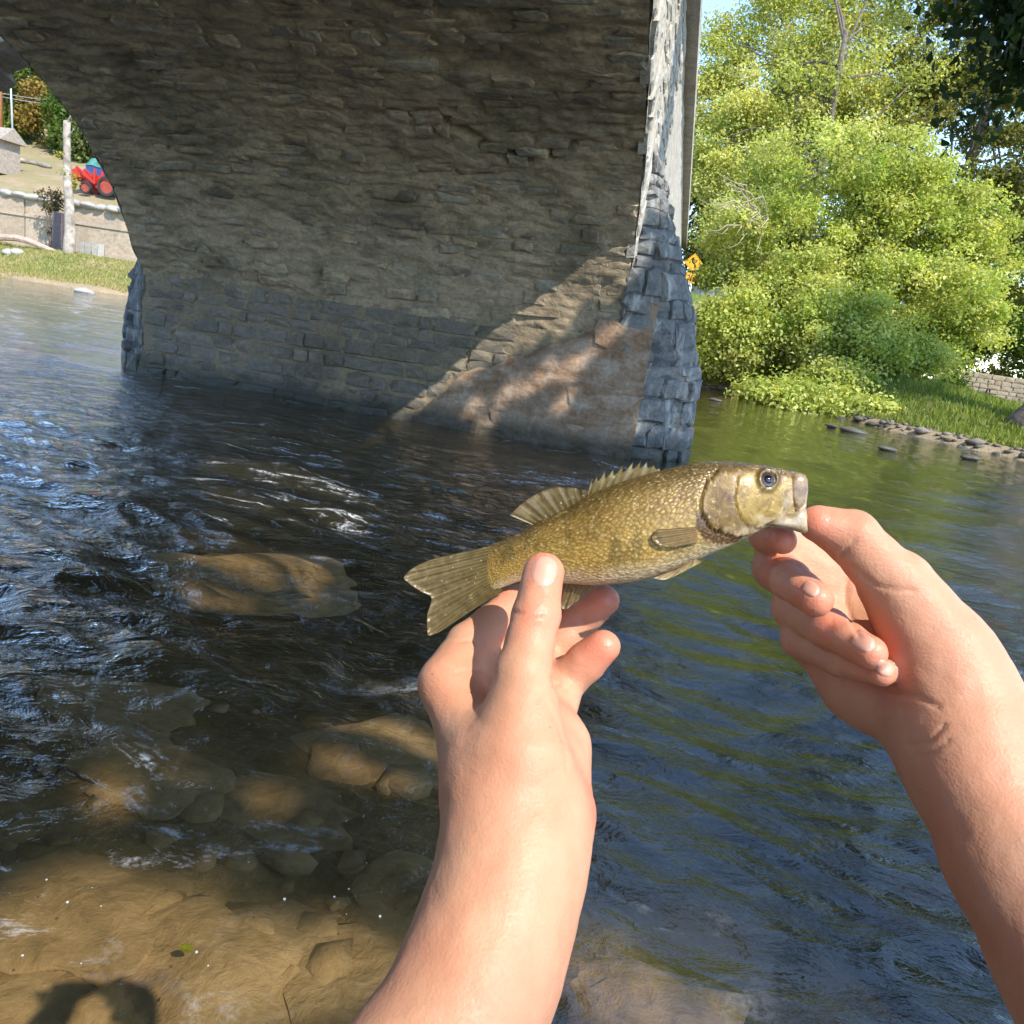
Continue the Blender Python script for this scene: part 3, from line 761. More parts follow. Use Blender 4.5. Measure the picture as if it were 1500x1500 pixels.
def canopy_keep(C_):
    k = np.ones(len(C_), bool)
    for p, r in SUNSPOTS:
        d = C_-p; t = d @ SUN; q = np.linalg.norm(d-t[:, None]*SUN, axis=1)
        rr = r*(1+.45*noise(np.stack([C_[:, 0]*1.4, C_[:, 1]*1.4, C_[:, 2]*.3], 1), 91))
        k &= ~(q < rr)
    return k
tree('shade_tree', G(9.6, -3.5), (6.5, -1.5, 11), [((3.0, -.5, 10.2), (6.6, 5.6, 1.5), 150), ((5.2, 5.0, 9.8), (4.2, 3.6, 1.3), 70), ((6.5, -3, 11.5), (5, 5, 2), 60)], 78000, .2, DARK, 21, 'large shade tree overhanging the river behind the angler', cr=1.0, r0=.5, lo=.2, limbs=30, holes=canopy_keep, up=1.2, cflat=.5)
# drooping bough in the upper right corner, leaf colours darkened for shade
def near_bough():
    rg = np.random.default_rng(22)
    a = np.array([9.0, 6.5, 7.6]); tips = [P(1430, 40, 9), P(1470, 110, 8.6), P(1440, 150, 9.2), P(1500, 60, 8.2), P(1510, 130, 8.8), P(1400, 10, 9.4), P(1490, 5, 8.4), P(1550, 90, 8.4), P(1560, 20, 8.6)]
    root = empty('drooping_bough', a, 'dark leafy bough hanging down against the sky', 'branch')
    m = P(1540, -60, 8.4)
    parts = [limb(a, m, .09, .05, rg, .1)]+[limb(m, t, .035, .006, rg, .25, .12) for t in tips]
    V, Fc = cat_mesh(parts); add('twigs', to_me('twigs', V, Fc, M_bark, True), root)
    cl = []; 
    for t in tips:
        for s in np.linspace(.35, 1.05, 5): cl.append(m+(t-m)*s+rg.normal(size=3)*.12)
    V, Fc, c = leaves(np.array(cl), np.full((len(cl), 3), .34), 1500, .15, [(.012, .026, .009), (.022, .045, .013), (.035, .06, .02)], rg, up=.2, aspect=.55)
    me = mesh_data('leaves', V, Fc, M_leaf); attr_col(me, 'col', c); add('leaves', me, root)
near_bough()

def bush(name, c, r, n, size, pal, seed, label, group=None, k=16):
    rg = np.random.default_rng(seed); c = np.asarray(c, float); r = np.asarray(r, float); root = empty(name, c, label, 'bush', group)
    cl = crown_clusters([(c+np.array([0, 0, r[2]*.75]), r, k)], None, rg, .3)
    V, Fc = cat_mesh([limb(c-np.array([0, 0, .15]), q, .05, .01, rg) for q in cl[:8]]); add('stem', to_me('stem', V, Fc, M_bark, True), root)
    V, Fc, col = leaves(cl, np.full((k, 3), .42*min(r)), n, size, pal, rg); me = mesh_data('foliage', V, Fc, M_leaf); attr_col(me, 'col', col); add('foliage', me, root)
bush('bank_bush', G(.9, 36.0), (1.5, 1.3, 1.3), 5000, .16, GREEN, 31, 'dark green bush on the bank beside the pier')
bush('bank_bush', G(2.9, 38.6), (1.4, 1.3, 1.1), 4000, .16, DARK, 32, 'shadowed bush under the lime green maple')
bush('lawn_shrub', G(13.6, 46), (1.3, 1.2, 1.0), 3000, .16, GREEN, 33, 'low shrub at the foot of the grassy slope')
# bare twigs of a dead bough in the maple
def bare_twigs():
    rg = np.random.default_rng(37); b = P(1120, 340, 31)
    root = empty('dead_bough', b, 'bare grey twiggy bough showing at the side of the maple', 'branch')
    parts = []
    for i in range(26):
        e = P(1020+rg.uniform(0, 110), 245+rg.uniform(0, 130), 29.5+rg.uniform(-1, 1)); parts.append(limb(b, e, .035, .008, rg, .5, 0, 6, 4))
    V, Fc = cat_mesh(parts); add('twigs', to_me('twigs', V, Fc, mat_simple('dead_twig', (.36, .3, .22), .9), True), root)
bare_twigs()

# ------------------------------------------------------------------ far right bank
def bank_rocks():
    k = 0
    xs = np.linspace(1.2, 11.5, 46)
    for x in xs:
        yb = float(far_bank_y(x)); y = yb+R.uniform(-1.3, .5); s = R.uniform(.1, .32)
        if x > 5: s *= .8
        nm = 'bank_rock'
        put(nm, R.choice(ROCKS), (x, y, max(gz(x, y), -.1)+s*.08), (s*R.uniform(1, 1.7), s, s*R.uniform(.4, .65)), R.uniform(0, 6), label='brown rock lying along the stony edge of the far bank', cat='rock', group='rocks along the far bank'); k += 1
    for (px, py, s, lab) in [(1250, 632, .5, 'long flat pale rock at the water edge below the drooping boughs'), (1218, 625, .28, 'rounded pale stone beside the long flat rock'), (1300, 658, .3, 'small dark stone standing in the shallows'), (1420, 672, .36, 'low wet stone in the shallows off the grassy bank'), (1483, 665, .26, 'pale stone in the water near the thick trunk'), (1047, 586, .32, 'brown boulder in the channel beside the pier')]:
        p = on_plane(px, py, 2, .02); put('shore_stone', R.choice(ROCKS), (p[0], p[1], .03), (s*.7, s*.4, s*.22), R.uniform(-.3, .3), label=lab, cat='rock')
    # pebbles of the bar
    rg = np.random.default_rng(44); n = 900; x = rg.uniform(.5, 12, n); y = far_bank_y(x)+rg.uniform(-1.6, 1.4, n); s = rg.uniform(.03, .11, n)
    V0, F0 = ico(1); z = terrain_z(x, y)
    V = (V0[None]*(s[:, None, None]*np.array([1.4, 1, .6]))*(1+.2*rg.normal(size=(n, len(V0), 1)))+np.stack([x, y, z], 1)[:, None]).reshape(-1, 3)
    Fc = (F0[None]+(np.arange(n)*len(V0))[:, None, None]).reshape(-1, 3)
    add('shingle', mesh_data('shingle', V, Fc, M_rock), kind='stuff', label='loose shingle and pebbles along the far bank')
bank_rocks()
def grass_blades(name, pts_fn, n, h, pal, seed, label):
    rg = np.random.default_rng(seed); x, y = pts_fn(rg, n); z = terrain_z(x, y); p = np.stack([x, y, z], 1); n = len(x)
    a = rg.uniform(0, 2*pi, n); hh = h*rg.uniform(.5, 1.4, n); d = np.stack([np.cos(a), np.sin(a), np.zeros(n)], 1)*.03*(h/.2)**.5
    ln = np.stack([rg.normal(size=n)*.35, rg.normal(size=n)*.35, np.ones(n)], 1)*hh[:, None]
    V = np.stack([p-d, p+d, p+ln], 1).reshape(-1, 3); Fc = np.arange(n*3).reshape(n, 3); pal = np.asarray(pal)
    c = pal[rg.integers(0, len(pal), n)]*rg.uniform(.8, 1.2, (n, 1))
    me = mesh_data(name, V, Fc, M_leaf); attr_col(me, 'col', np.repeat(c, 3, 0)); add(name, me, kind='stuff', label=label)
def rb(rg, n):
    x = rg.uniform(1, 20, n); y = far_bank_y(x)+rg.uniform(.9, 16, n)**1.0; return x, y
grass_blades('lawn_grass', rb, 60000, .16, [(.15, .21, .035), (.22, .27, .05), (.28, .29, .07), (.12, .17, .03)], 51, 'short sunlit grass on the far right bank')
def lb(rg, n):
    x = rg.uniform(-52, -22, n); y = far_bank_y(x)+rg.uniform(.3, 6.5, n); return x, y
grass_blades('bank_grass', lb, 40000, .12, [(.3, .3, .09), (.42, .37, .15), (.5, .42, .22), (.26, .29, .07)], 52, 'dry yellow green grass on the far left bank')

M_sign = mat_simple('sign_yellow', (.85, .38, .01), .5, .05, 3, .05, .002)
M_lime = mat_simple('sign_lime', (.62, .85, .02), .5, .05, 3, .05, .002)
M_black = mat_simple('black_paint', (.012, .012, .012), .5, .1)
M_steel = mat_simple('galvanised_steel', (.45, .46, .47), .5, .1, 8, .05, .002, metal=.6)
M_white = mat_simple('white_paint', (.75, .74, .71), .7, .1)
M_wood = mat_simple('grey_timber', (.3, .25, .2), .85, .25)
def text_mesh(body, size, mat, name):
    cu = bpy.data.curves.new(name, 'FONT'); cu.body = body; cu.size = size; cu.align_x = 'CENTER'; cu.align_y = 'CENTER'; cu.extrude = .004
    o = bpy.data.objects.new(name, cu); COL.objects.link(o); bpy.context.view_layer.update()
    me = bpy.data.meshes.new_from_object(o.evaluated_get(bpy.context.evaluated_depsgraph_get())); bpy.data.objects.remove(o); bpy.data.curves.remove(cu)
    me.materials.clear(); me.materials.append(mat); return me
def plate(poly, th):
    n = len(poly); V = [(x, -th/2, z) for x, z in poly]+[(x, th/2, z) for x, z in poly]
    Fc = [tuple(range(n)), tuple(range(2*n-1, n-1, -1))]+[(i, i+n, (i+1) % n+n, (i+1) % n) for i in range(n)]
    return V, Fc
def road_sign():
    c = P(1016, 385, 46); b = np.array([c[0], c[1], gz(c[0], c[1])])
    root = empty('curve_warning_sign', b, 'yellow diamond curve warning sign above a 25 speed plate by the pier', 'road sign')
    V, Fc = tube([b-[0, 0, .3], [c[0], c[1]+.04, c[2]+.5]], .035, 8); add('post', to_me('post', V, Fc, M_steel, True), root)
    q = .54
    V, Fc = plate([(-q, 0), (0, -q), (q, 0), (0, q)], .012); d = add('diamond_plate', mesh_data('diamond', np.array(V)+c, Fc, M_sign), root)
    q = .48; qi = .465
    Vb = [(-q, 0), (0, -q), (q, 0), (0, q), (-qi, 0), (0, -qi), (qi, 0), (0, qi)]
    add('border', mesh_data('border', np.array([(x, -.011, z) for x, z in Vb])+c, [(i, (i+1) % 4, (i+1) % 4+4, i+4) for i in range(4)], M_black), d)
    # reverse curve arrow
    cl = [(.12, -.3), (.12, -.16), (.07, -.06), (-.04, .02), (-.08, .1), (-.08, .17)]; w = .045; L = []; Rr = []
    for i, (x, z) in enumerate(cl):
        a = np.array(cl[max(i-1, 0)]); e = np.array(cl[min(i+1, len(cl)-1)]); t = (e-a)/np.linalg.norm(e-a); nn = np.array([-t[1], t[0]])
        L.append(np.array([x, z])+nn*w); Rr.append(np.array([x, z])-nn*w)
    V = [(p[0], -.012, p[1]) for p in L]+[(p[0], -.012, p[1]) for p in Rr]; k = len(cl); Fc = [(i, i+1, i+1+k, i+k) for i in range(k-1)]
    V += [(-.21, -.012, .16), (.05, -.012, .16), (-.08, -.012, .32)]; Fc.append((2*k, 2*k+1, 2*k+2))
    add('arrow', mesh_data('arrow', np.array(V)+c, Fc, M_black), d)
    c2 = c+np.array([-.02, 0, -.86]); q = .29
    V, Fc = plate([(-q, -q), (q, -q), (q, q), (-q, q)], .012); pl = add('speed_plate', mesh_data('speed_plate', np.array(V)+c2, Fc, M_sign), root)
    me = text_mesh('25', .42, M_black, 'numerals'); o = add('numerals', me, pl)
    o.matrix_basis = Matrix.Translation(Vector(c2+np.array([0, -.012, 0]))) @ Matrix.Rotation(pi/2, 4, 'X')
    # school / crossing sign beyond
    c = P(1018, 440, 50); b = np.array([c[0], c[1], gz(c[0], c[1])])
    root = empty('crossing_sign', b, 'fluorescent yellow green road sign below the diamond sign', 'road sign')
    V, Fc = tube([b-[0, 0, .3], [c[0], c[1]+.04, c[2]+.3]], .035, 8); add('post', to_me('post', V, Fc, M_steel, True), root)
    V, Fc = plate([(-.33, -.33), (.33, -.33), (.33, .12), (0, .42), (-.33, .12)], .012); add('plate', mesh_data('plate', np.array(V)+c, Fc, M_lime), root)
road_sign()
def guard_fence():
    a = P(1012, 432, 52); b = P(1062, 432, 52); root = empty('roadside_fence', (a[0], a[1], gz(a[0], a[1])), 'white roadside rail fence beyond the pier', 'fence')
    for t in np.linspace(0, 1, 4):
        p = a+(b-a)*t; g = gz(p[0], p[1]); V, Fc = box((p[0], p[1], (g+p[2])/2), (.1, .1, p[2]-g+.3)); add('post', to_me('post', V, Fc, M_white), root)
    for dz in (-.12, -.7, -1.25):
        V, Fc = tube([a+[0, -.07, dz], b+[0, -.07, dz]], .05, 6); add('rail', to_me('rail', V, Fc, M_white, True), root)
    # house behind
    c = P(1055, 442, 64); g = gz(c[0], c[1]); root = empty('white_house', (c[0], c[1], g), 'pale siding house glimpsed behind the maple and road signs', 'house')
    V, Fc = box((c[0]+2, c[1]+3, g+2.6), (9, 6, 5.6)); add('wall', to_me('wall', V, Fc, M_white), root)
    V = np.array([(-2.8, -.3, 5.3), (6.8, -.3, 5.3), (6.8, 6.3, 5.3), (-2.8, 6.3, 5.3), (-2.8, 3, 7.4), (6.8, 3, 7.4)])+[c[0], c[1], g]
    add('roof', mesh_data('roof', V, [(0, 1, 5, 4), (2, 3, 4, 5), (0, 4, 3), (1, 2, 5), (3, 2, 1, 0)], mat_simple('roof_grey', (.12, .11, .11))), root)
    for i in range(3):
        V, Fc = box((c[0]-1.2+i*2.6, c[1]-.02, g+3.4), (1.0, .08, 1.4)); w = add('window', to_me('window', V, Fc, M_white), root)
        V, Fc = box((c[0]-1.2+i*2.6, c[1]-.07, g+3.4), (.8, .04, 1.2)); add('pane', to_me('pane', V, Fc, mat_simple('dark_glass', (.03, .04, .05), .15)), w)
guard_fence()
def stone_garden_wall():
    a = P(1366, 571, 60); b = P(1497, 590, 58); h = 1.15
    root = empty('pale_stone_wall', ((a[0]+b[0])/2, (a[1]+b[1])/2, gz((a[0]+b[0])/2, (a[1]+b[1])/2)), 'pale stone wall across the lawn behind the picnic table', 'wall')
    d = b-a; L = np.hypot(d[0], d[1]); tx = np.array([d[0], d[1], 0])/L; n = np.array([tx[1], -tx[0], 0]); z0 = min(gz(a[0], a[1]), gz(b[0], b[1]))-.2
    V, Fc = box(((a[0]+b[0])/2, (a[1]+b[1])/2, z0+1.0), (L, .3, 2.0), rotz(atan2(d[1], d[0]))); add('core', to_me('core', V, Fc, M_conc), root)
    ms = stone_meshes(M_conc, 'wall_stone')
    z = z0
    while z < z0+1.95:
        hg = R.uniform(.25, .36); s = R.uniform(0, .2)
        while s < L:
            ln = R.uniform(.4, .9); p = a+tx*(s+ln/2); place_stone(ms, 'wall_stone', root, np.array([p[0], p[1], z+hg/2])+n*.16, tx, UPV, n, (ln, hg, .12)); s += ln+.03
        z += hg+.03
stone_garden_wall()
def picnic_table():
    c0 = P(1430, 577, 52); g = gz(c0[0], c0[1]); c = np.array([c0[0], c0[1], g]); root = empty('picnic_table', c, 'dark wooden picnic table on the lawn before the pale wall', 'table')
    Mw = mat_simple('dark_timber', (.07, .05, .04), .8)
    for i in range(4):
        V, Fc = box(c+[0, -.27+i*.18, .75], (1.8, .16, .05)); add('top_plank', to_me('top_plank', V, Fc, Mw), root)
    for s in (-1, 1):
        V, Fc = box(c+[0, s*.72, .45], (1.8, .26, .05)); add('bench_plank', to_me('bench_plank', V, Fc, Mw), root)
        V, Fc = box(c+[s*.6, 0, .42], (.08, 1.6, .1)); add('cross_bar', to_me('cross_bar', V, Fc, Mw), root)
        for q in (-1, 1):
            V, Fc = tube([c+[s*.66, q*.6, -.05], c+[s*.66, q*.2, .72]], .055, 4); add('leg', to_me('leg', V, Fc, Mw), root)
picnic_table()
def leaning_stick():
    a = P(1049, 577, 31.5); b = P(1068, 553, 33); V, Fc = limb(a, b, .03, .022, np.random.default_rng(2), .1)
    add('driftwood_pole', to_me('driftwood_pole', V, Fc, M_snag, True), label='thin pale pole leaning on the bank beside the dark bush', cat='pole')
leaning_stick()

# ------------------------------------------------------------------ far left bank, seen under the arch
def retaining_wall():
    a = P(-60, 268, 47); b = P(215, 318, 47.5); d = b-a; L = np.hypot(d[0], d[1]); tx = np.array([d[0], d[1], 0])/L; n = np.array([tx[1], -tx[0], 0])
    root = empty('retaining_wall', (a+b)/2*[1, 1, 0]+[0, 0, 1.6], 'long pale concrete retaining wall above the left bank', 'wall')
    # panels with joints
    k = 5; w = (L+24)/k
    for i in range(k):
        c = a+tx*(i+.5)*w-tx*10; V, Fc = box((c[0]+n[0]*.0, c[1], 2.75), (w-.06, .6, 3.1), rotz(atan2(d[1], d[0]))); V[:, 2] += .0
        add('panel', to_me('panel', V, Fc, M_conc), root)
        V, Fc = box(np.array([c[0], c[1], 3.35])+n*.33, (w-.06, .1, .16), rotz(atan2(d[1], d[0]))); add('ledge', to_me('ledge', V, Fc, M_conc), root)
    V, Fc = box((*((a+b)/2)[:2], 1.55), (L+22, 1.0, .5), rotz(atan2(d[1], d[0]))); add('footing', to_me('footing', V, Fc, M_conc), root)
    caps = [(10, 272, 46.3), (32, 280, 46.3), (47, 283, 46.3), (66, 287, 46.4), (112, 295, 46.4), (130, 298, 46.4), (147, 302, 46.5), (168, 308, 46.5), (184, 312, 46.5)]
    for i, (px, py, dd) in enumerate(caps):
        p = P(px, py, dd+.6); s = R.uniform(.4, .62); put('cap_stone', PALE[i % 4], (p[0], p[1], 4.42), (s*1.15, .42, .26), atan2(d[1], d[0])+R.uniform(-.2, .2), label='white boulder lying on top of the concrete retaining wall', cat='rock', group='white boulders along the wall top')
    # ivy down the wall behind the snag
    rg = np.random.default_rng(61); c = P(80, 308, 46.2); cl = [c+tx*rg.normal()*.35+UPV*rg.uniform(-1.4, .9)+n*.2 for _ in range(16)]
    root = empty('wall_ivy', (c[0], c[1], 1.8), 'brown ivy hanging down the retaining wall beside the snag', 'vine')
    V, Fc = cat_mesh([limb([c[0]+n[0]*.4, c[1]+n[1]*.4, 1.6], q, .04, .01, rg) for q in cl[:5]]); add('stem', to_me('stem', V, Fc, M_bark, True), root)
    V, Fc, col = leaves(np.array(cl), np.full((16, 3), .28), 900, .16, [(.06, .05, .03), (.12, .1, .05), (.14, .14, .05)], rg); me = mesh_data('foliage', V, Fc, M_leaf); attr_col(me, 'col', col); add('foliage', me, root)
    # drain slot, drawn as a dark upright block against the wall
    p = P(87, 330, 46.0); V, Fc = box((p[0], p[1], 2.6), (.55, .5, 2.2), rotz(atan2(d[1], d[0]))); add('drain_slot_block', to_me('drain_slot_block', V, Fc, mat_simple('dark_slot_block', (.12, .09, .09))), bpy.data.objects['retaining_wall'])
retaining_wall()
def snag():
    b = P(101, 381, 42); b[2] = gz(b[0], b[1]); t = P(98, 178, 42.6); rg = np.random.default_rng(8)
    root = empty('bare_snag', b, 'tall bare white tree snag in front of the retaining wall', 'dead tree')
    k = 12; pts = np.array([b+(t-b)*s+np.array([.12*sin(s*6), 0, 0])*(1-s) for s in np.linspace(-.04, 1, k)]); rad = np.linspace(.27, .17, k); rad[:2] *= 1.25
    V, Fc = tube(pts, rad, 12); V += (.035*fbm(V*1.5, 3, 6))[:, None]; add('trunk', to_me('trunk', V, Fc, M_snag, True), root)
    for s, dx, dz in ((.86, .5, .55), (.7, -.45, .4), (.97, .3, .5)):
        p = b+(t-b)*s; V, Fc = limb(p, p+np.array([dx, -.1, dz]), .07, .03, rg); add('broken_limb', to_me('broken_limb', V, Fc, M_snag, True), root)
    # shoots of yellow leaves part way up
    c = b+(t-b)*.55; cl = [c+rg.normal(size=3)*[.3, .2, .5] for _ in range(7)]
    V, Fc, col = leaves(np.array(cl), np.full((7, 3), .22), 260, .14, [(.3, .28, .04), (.38, .33, .06)], rg); me = mesh_data('shoots', V, Fc, M_leaf); attr_col(me, 'col', col); add('shoots', me, root)
    for i, px in enumerate((122, 131, 140, 148)):
        p = P(px, 381, 42.6); V, Fc = box((p[0], p[1], gz(p[0], p[1])+.28), (.32, .3, .72), rotz(.2*i)); V += (.04*fbm(V*3, 2, i))[:, None]
        add('stone_post', to_me('stone_post', V, Fc, M_paler), label=['split stone standing right beside the snag base', 'second split stone out from the snag base', 'third split stone out from the snag base', 'last split stone of the row, closest to the arch'][i], cat='stone', group='split stones at the wall foot')
    p = P(30, 366, 43); V, Fc = limb(P(-30, 352, 43.5), P(95, 378, 42.8), .2, .13, rg, .05, 0, 8, 8); V[:, 2] = V[:, 2]-V[:, 2].min()*0
    add('fallen_log', to_me('fallen_log', V, Fc, mat_simple('pink_log', (.42, .3, .23), .9)), label='fallen log lying along the grass below the retaining wall', cat='log')
    p = on_plane(125, 428, 2, .02); put('river_boulder', PALE[1], (p[0], p[1], .02), (.5, .34, .2), .2, label='white boulder in the water off the left bank', cat='rock')
    for (px, py, lab) in [(14, 367, 'pair of pale stones on the grass by the fallen log'), (26, 365, 'small pale stone on the grass by the fallen log')]:
        q = P(px, py, 41.5); put('pale_stone', PALE[2], (q[0], q[1], gz(q[0], q[1])+.1), (.4, .3, .25), 1, label=lab.replace('pair of pale stones', 'larger pale stone'), cat='rock')
snag()
M_red = mat_simple('tractor_red', (.4, .022, .01), .4, .15, 3, .1, .003)
M_tyre = mat_simple('tyre', (.025, .025, .027), .8)
def ring_mesh(c, r, w, axis, mat, n=20, inner=.0):
    axis = np.asarray(axis, float); a = np.cross(axis, UPV); a /= np.linalg.norm(a); V = []
    prof = [(r*.72, -w/2), (r*.96, -w/2), (r, -w*.3), (r, w*.3), (r*.96, w/2), (r*.72, w/2)] if inner == 0 else [(0.01, -w*.3), (r, -w*.4), (r, w*.4), (0.01, w*.3)]
    for i in range(n):
        th = 2*pi*i/n; d = a*cos(th)+UPV*sin(th)
        for (q, s) in prof: V.append(c+d*q+axis*s)
    k = len(prof); Fc = [(i*k+j, i*k+(j+1) % k, ((i+1) % n)*k+(j+1) % k, ((i+1) % n)*k+j) for i in range(n) for j in range(k)]
    return mesh_data('ring', np.array(V), Fc, mat, False)
def tractor():
    c = P(147, 300, 51.5); c[2] = gz(c[0], c[1])+.0; root = empty('red_tractor', c, 'red farm tractor with raised front loader above the retaining wall', 'tractor')
    fx = rt.copy(); side = np.array([-fx[1], fx[0], 0])
    def B(name, off, size, mat=M_red, parent=root, pitch=0):
        Rm = np.stack([fx, side, UPV], 1)
        if pitch: Rm = Rm @ np.array([[cos(pitch), 0, sin(pitch)], [0, 1, 0], [-sin(pitch), 0, cos(pitch)]])
        V, Fc = box(c+fx*off[0]+side*off[1]+UPV*off[2], size, Rm); return add(name, to_me(name, V, Fc, mat), parent)
    B('chassis', (.1, 0, .62), (2.0, .45, .3)); B('hood', (-.35, 0, 1.0), (1.1, .6, .5)); B('fender', (.75, -.55, 1.05), (.8, .3, .14)); B('fender', (.75, .55, 1.05), (.8, .3, .14))
    B('seat', (.65, 0, 1.15), (.4, .45, .4), M_black); B('roll_bar', (1.05, -.35, 1.5), (.07, .07, 1.0), M_black); B('roll_bar', (1.05, .35, 1.5), (.07, .07, 1.0), M_black)
    B('loader_arm', (-.75, -.45, 1.15), (1.5, .1, .16), M_red, pitch=.6); B('loader_arm', (-.75, .45, 1.15), (1.5, .1, .16), M_red, pitch=.6)
    B('bucket', (-1.35, 0, 1.1), (.5, 1.5, .55), M_red, pitch=-.4); B('loader_upright', (-.15, -.45, 1.15), (.14, .12, .9)); B('loader_upright', (-.15, .45, 1.15), (.14, .12, .9))
    for (x, s, r, w) in ((.75, -1, .62, .34), (.75, 1, .62, .34), (-.65, -1, .38, .22), (-.65, 1, .38, .22)):
        wh = add('wheel', ring_mesh(c+fx*x+side*s*.58+UPV*r, r, w, side, M_tyre), root); add('rim', ring_mesh(c+fx*x+side*s*.58+UPV*r, r*.73, w*.6, side, mat_simple('rim_red', (.28, .05, .03)), inner=1), wh)
tractor()
def trailer():
    c = P(166, 297, 54.5); c[2] = gz(c[0], c[1]); root = empty('tarped_trailer', c, 'blue trailer under a green tarpaulin behind the red tractor', 'trailer')
    fx = rt.copy(); side = np.array([-fx[1], fx[0], 0]); Rm = np.stack([fx, side, UPV], 1)
    Mb = mat_simple('trailer_blue', (.03, .06, .17), .6); Mt = mat_simple('green_tarp', (.06, .19, .15), .75, .35, 3, .6, .05)
    V, Fc = box(c+UPV*.95, (2.9, 1.8, .6), Rm); add('bed', to_me('bed', V, Fc, Mb), root)
    # tarp hump
    nu, nv = 14, 10; V = []
    for i in range(nu):
        for j in range(nv):
            u = i/(nu-1)*2-1; v = j/(nv-1)*2-1; h = 1.9*(1-.25*u**6)*(1-.3*v**4) ; h = 1.2 if (abs(u) == 1 or abs(v) == 1) else h
            V.append(c+fx*u*1.5+side*v*.95+UPV*(h+.05*sin(u*9+v*5)))
    add('tarpaulin', mesh_data('tarpaulin', np.array(V), grid_faces(nu, nv), Mt, True), root)
    for s in (-1, 1):
        wh = add('wheel', ring_mesh(c+side*s*.95+UPV*.36, .36, .22, side, M_tyre), root)
    V, Fc = tube([c-fx*1.4+UPV*.6, c-fx*2.4+UPV*.5], .05, 6); add('drawbar', to_me('drawbar', V, Fc, Mb), root)
trailer()
def left_misc():
    # small shed at the frame edge
    c = P(-8, 268, 54); g = gz(c[0], c[1]); root = empty('garden_shed', (c[0], c[1], g), 'small weathered timber shed on the hillside above the wall', 'shed')
    for i in range(7):
        V, Fc = box((c[0]-1.05+i*.35, c[1], g+1.0), (.33, 1.8, 2.2)); add('wall_board', to_me('wall_board', V, Fc, M_wood), root)
    V = np.array([(-1.6, -1.2, 2.0), (1.6, -1.2, 2.0), (1.6, 1.2, 2.0), (-1.6, 1.2, 2.0), (-1.6, 0, 2.9), (1.6, 0, 2.9)])+[c[0], c[1], g]
    add('roof', mesh_data('roof', V, [(0, 1, 5, 4), (2, 3, 4, 5), (0, 4, 3), (1, 2, 5), (3, 2, 1, 0)], M_wood), root)
    # poles and wires
    a = P(1, 190, 62); g = gz(a[0], a[1]); root = empty('utility_pole', (a[0], a[1], g), 'rust brown utility pole on the hillside', 'utility pole')
    V, Fc = tube([(a[0], a[1], g-.3), (a[0]-.2, a[1], g+10)], .2, 8); add('pole', to_me('pole', V, Fc, mat_simple('rusty_pole', (.32, .13, .05)), True), root)
    V, Fc = box((a[0]-.2, a[1], g+9.2), (2.2, .12, .12)); add('cross_arm', to_me('cross_arm', V, Fc, M_wood), root)
    b = P(20, 190, 60); g = gz(b[0], b[1]); root = empty('metal_post', (b[0], b[1], g), 'thin pale metal post standing on the hillside', 'post')
    V, Fc = tube([(b[0], b[1], g-.3), (b[0]-.3, b[1], g+6.4)], .07, 6); add('shaft', to_me('shaft', V, Fc, M_steel, True), root)
    V, Fc = tube([(b[0]-.3, b[1], g+6.3), (b[0]-.3, b[1], g+6.5)], .1, 6); add('cap', to_me('cap', V, Fc, M_steel, True), root)
    for k, (y0, y1) in enumerate(((126, 143), (130, 150))):
        p = P(-60, y0-4, 61); q = P(120, y1+6, 64); t = np.linspace(0, 1, 9)[:, None]; w = p*(1-t)+q*t; w[:, 2] -= .3*np.sin(t[:, 0]*pi)
        V, Fc = tube(w, .025, 4); add('overhead_wire', to_me('overhead_wire', V, Fc, M_steel), label=['upper thin overhead wire crossing in front of the hillside bushes', 'lower thin overhead wire crossing in front of the hillside bushes'][k], cat='wire', group='wires over the hillside')
    # low rock ledges across the hillside
    for i, (px, py, d) in enumerate([(12, 215, 58), (30, 219, 58), (48, 224, 58), (66, 228, 58), (118, 240, 58), (135, 246, 58), (150, 250, 58)]):
        p = P(px, py, d); g = gz(p[0], p[1]); put('ledge_stone', ROCKS[i % 7], (p[0], p[1], g+.05), (.8, .5, .3), R.uniform(-.3, .3), label='flat stone of the low terrace edge on the hillside', cat='rock', group='terrace stones on the hillside')
    pal = [GREEN, OLIVE, [(.2, .16, .04), (.32, .22, .06), (.36, .26, .08)], GREEN, [(.1, .15, .05), (.16, .2, .07), (.2, .22, .08)], OLIVE]
    sp = [(8, 170, 66, 3.4, 4.4), (40, 176, 68, 3.2, 4.2), (72, 182, 66, 2.6, 3.2), (104, 196, 64, 2.4, 2.6), (128, 204, 63, 2.0, 2.0), (24, 120, 78, 5, 6.5), (66, 138, 80, 4.6, 6.5), (95, 160, 76, 3.4, 4.6), (-40, 150, 72, 5, 6), (150, 190, 72, 4, 3.6)]
    labs = ['dark green bush beside the thin metal post', 'olive bush behind the wires on the hillside', 'orange tinted autumn bush above the snag', 'green bush behind the snag top', 'pale green bush next to the arch edge', 'tall olive tree on the hill crest behind the metal post', 'tall green tree on the hill crest', 'tall yellowing tree on the hill crest', 'wide green tree at the hillside pole', 'tall olive tree hidden partly by the arch']
    for i, (px, py, d, rw, rh) in enumerate(sp):
        p = P(px, py, d); g = gz(p[0], p[1]); top = max(p[2]-g, .5)
        bush('hillside_bush', (p[0], p[1], g), (rw, rw*.7, max(rh, top*.7)), 3600, .34, pal[i % 6], 70+i, labs[i], k=26)
left_misc()

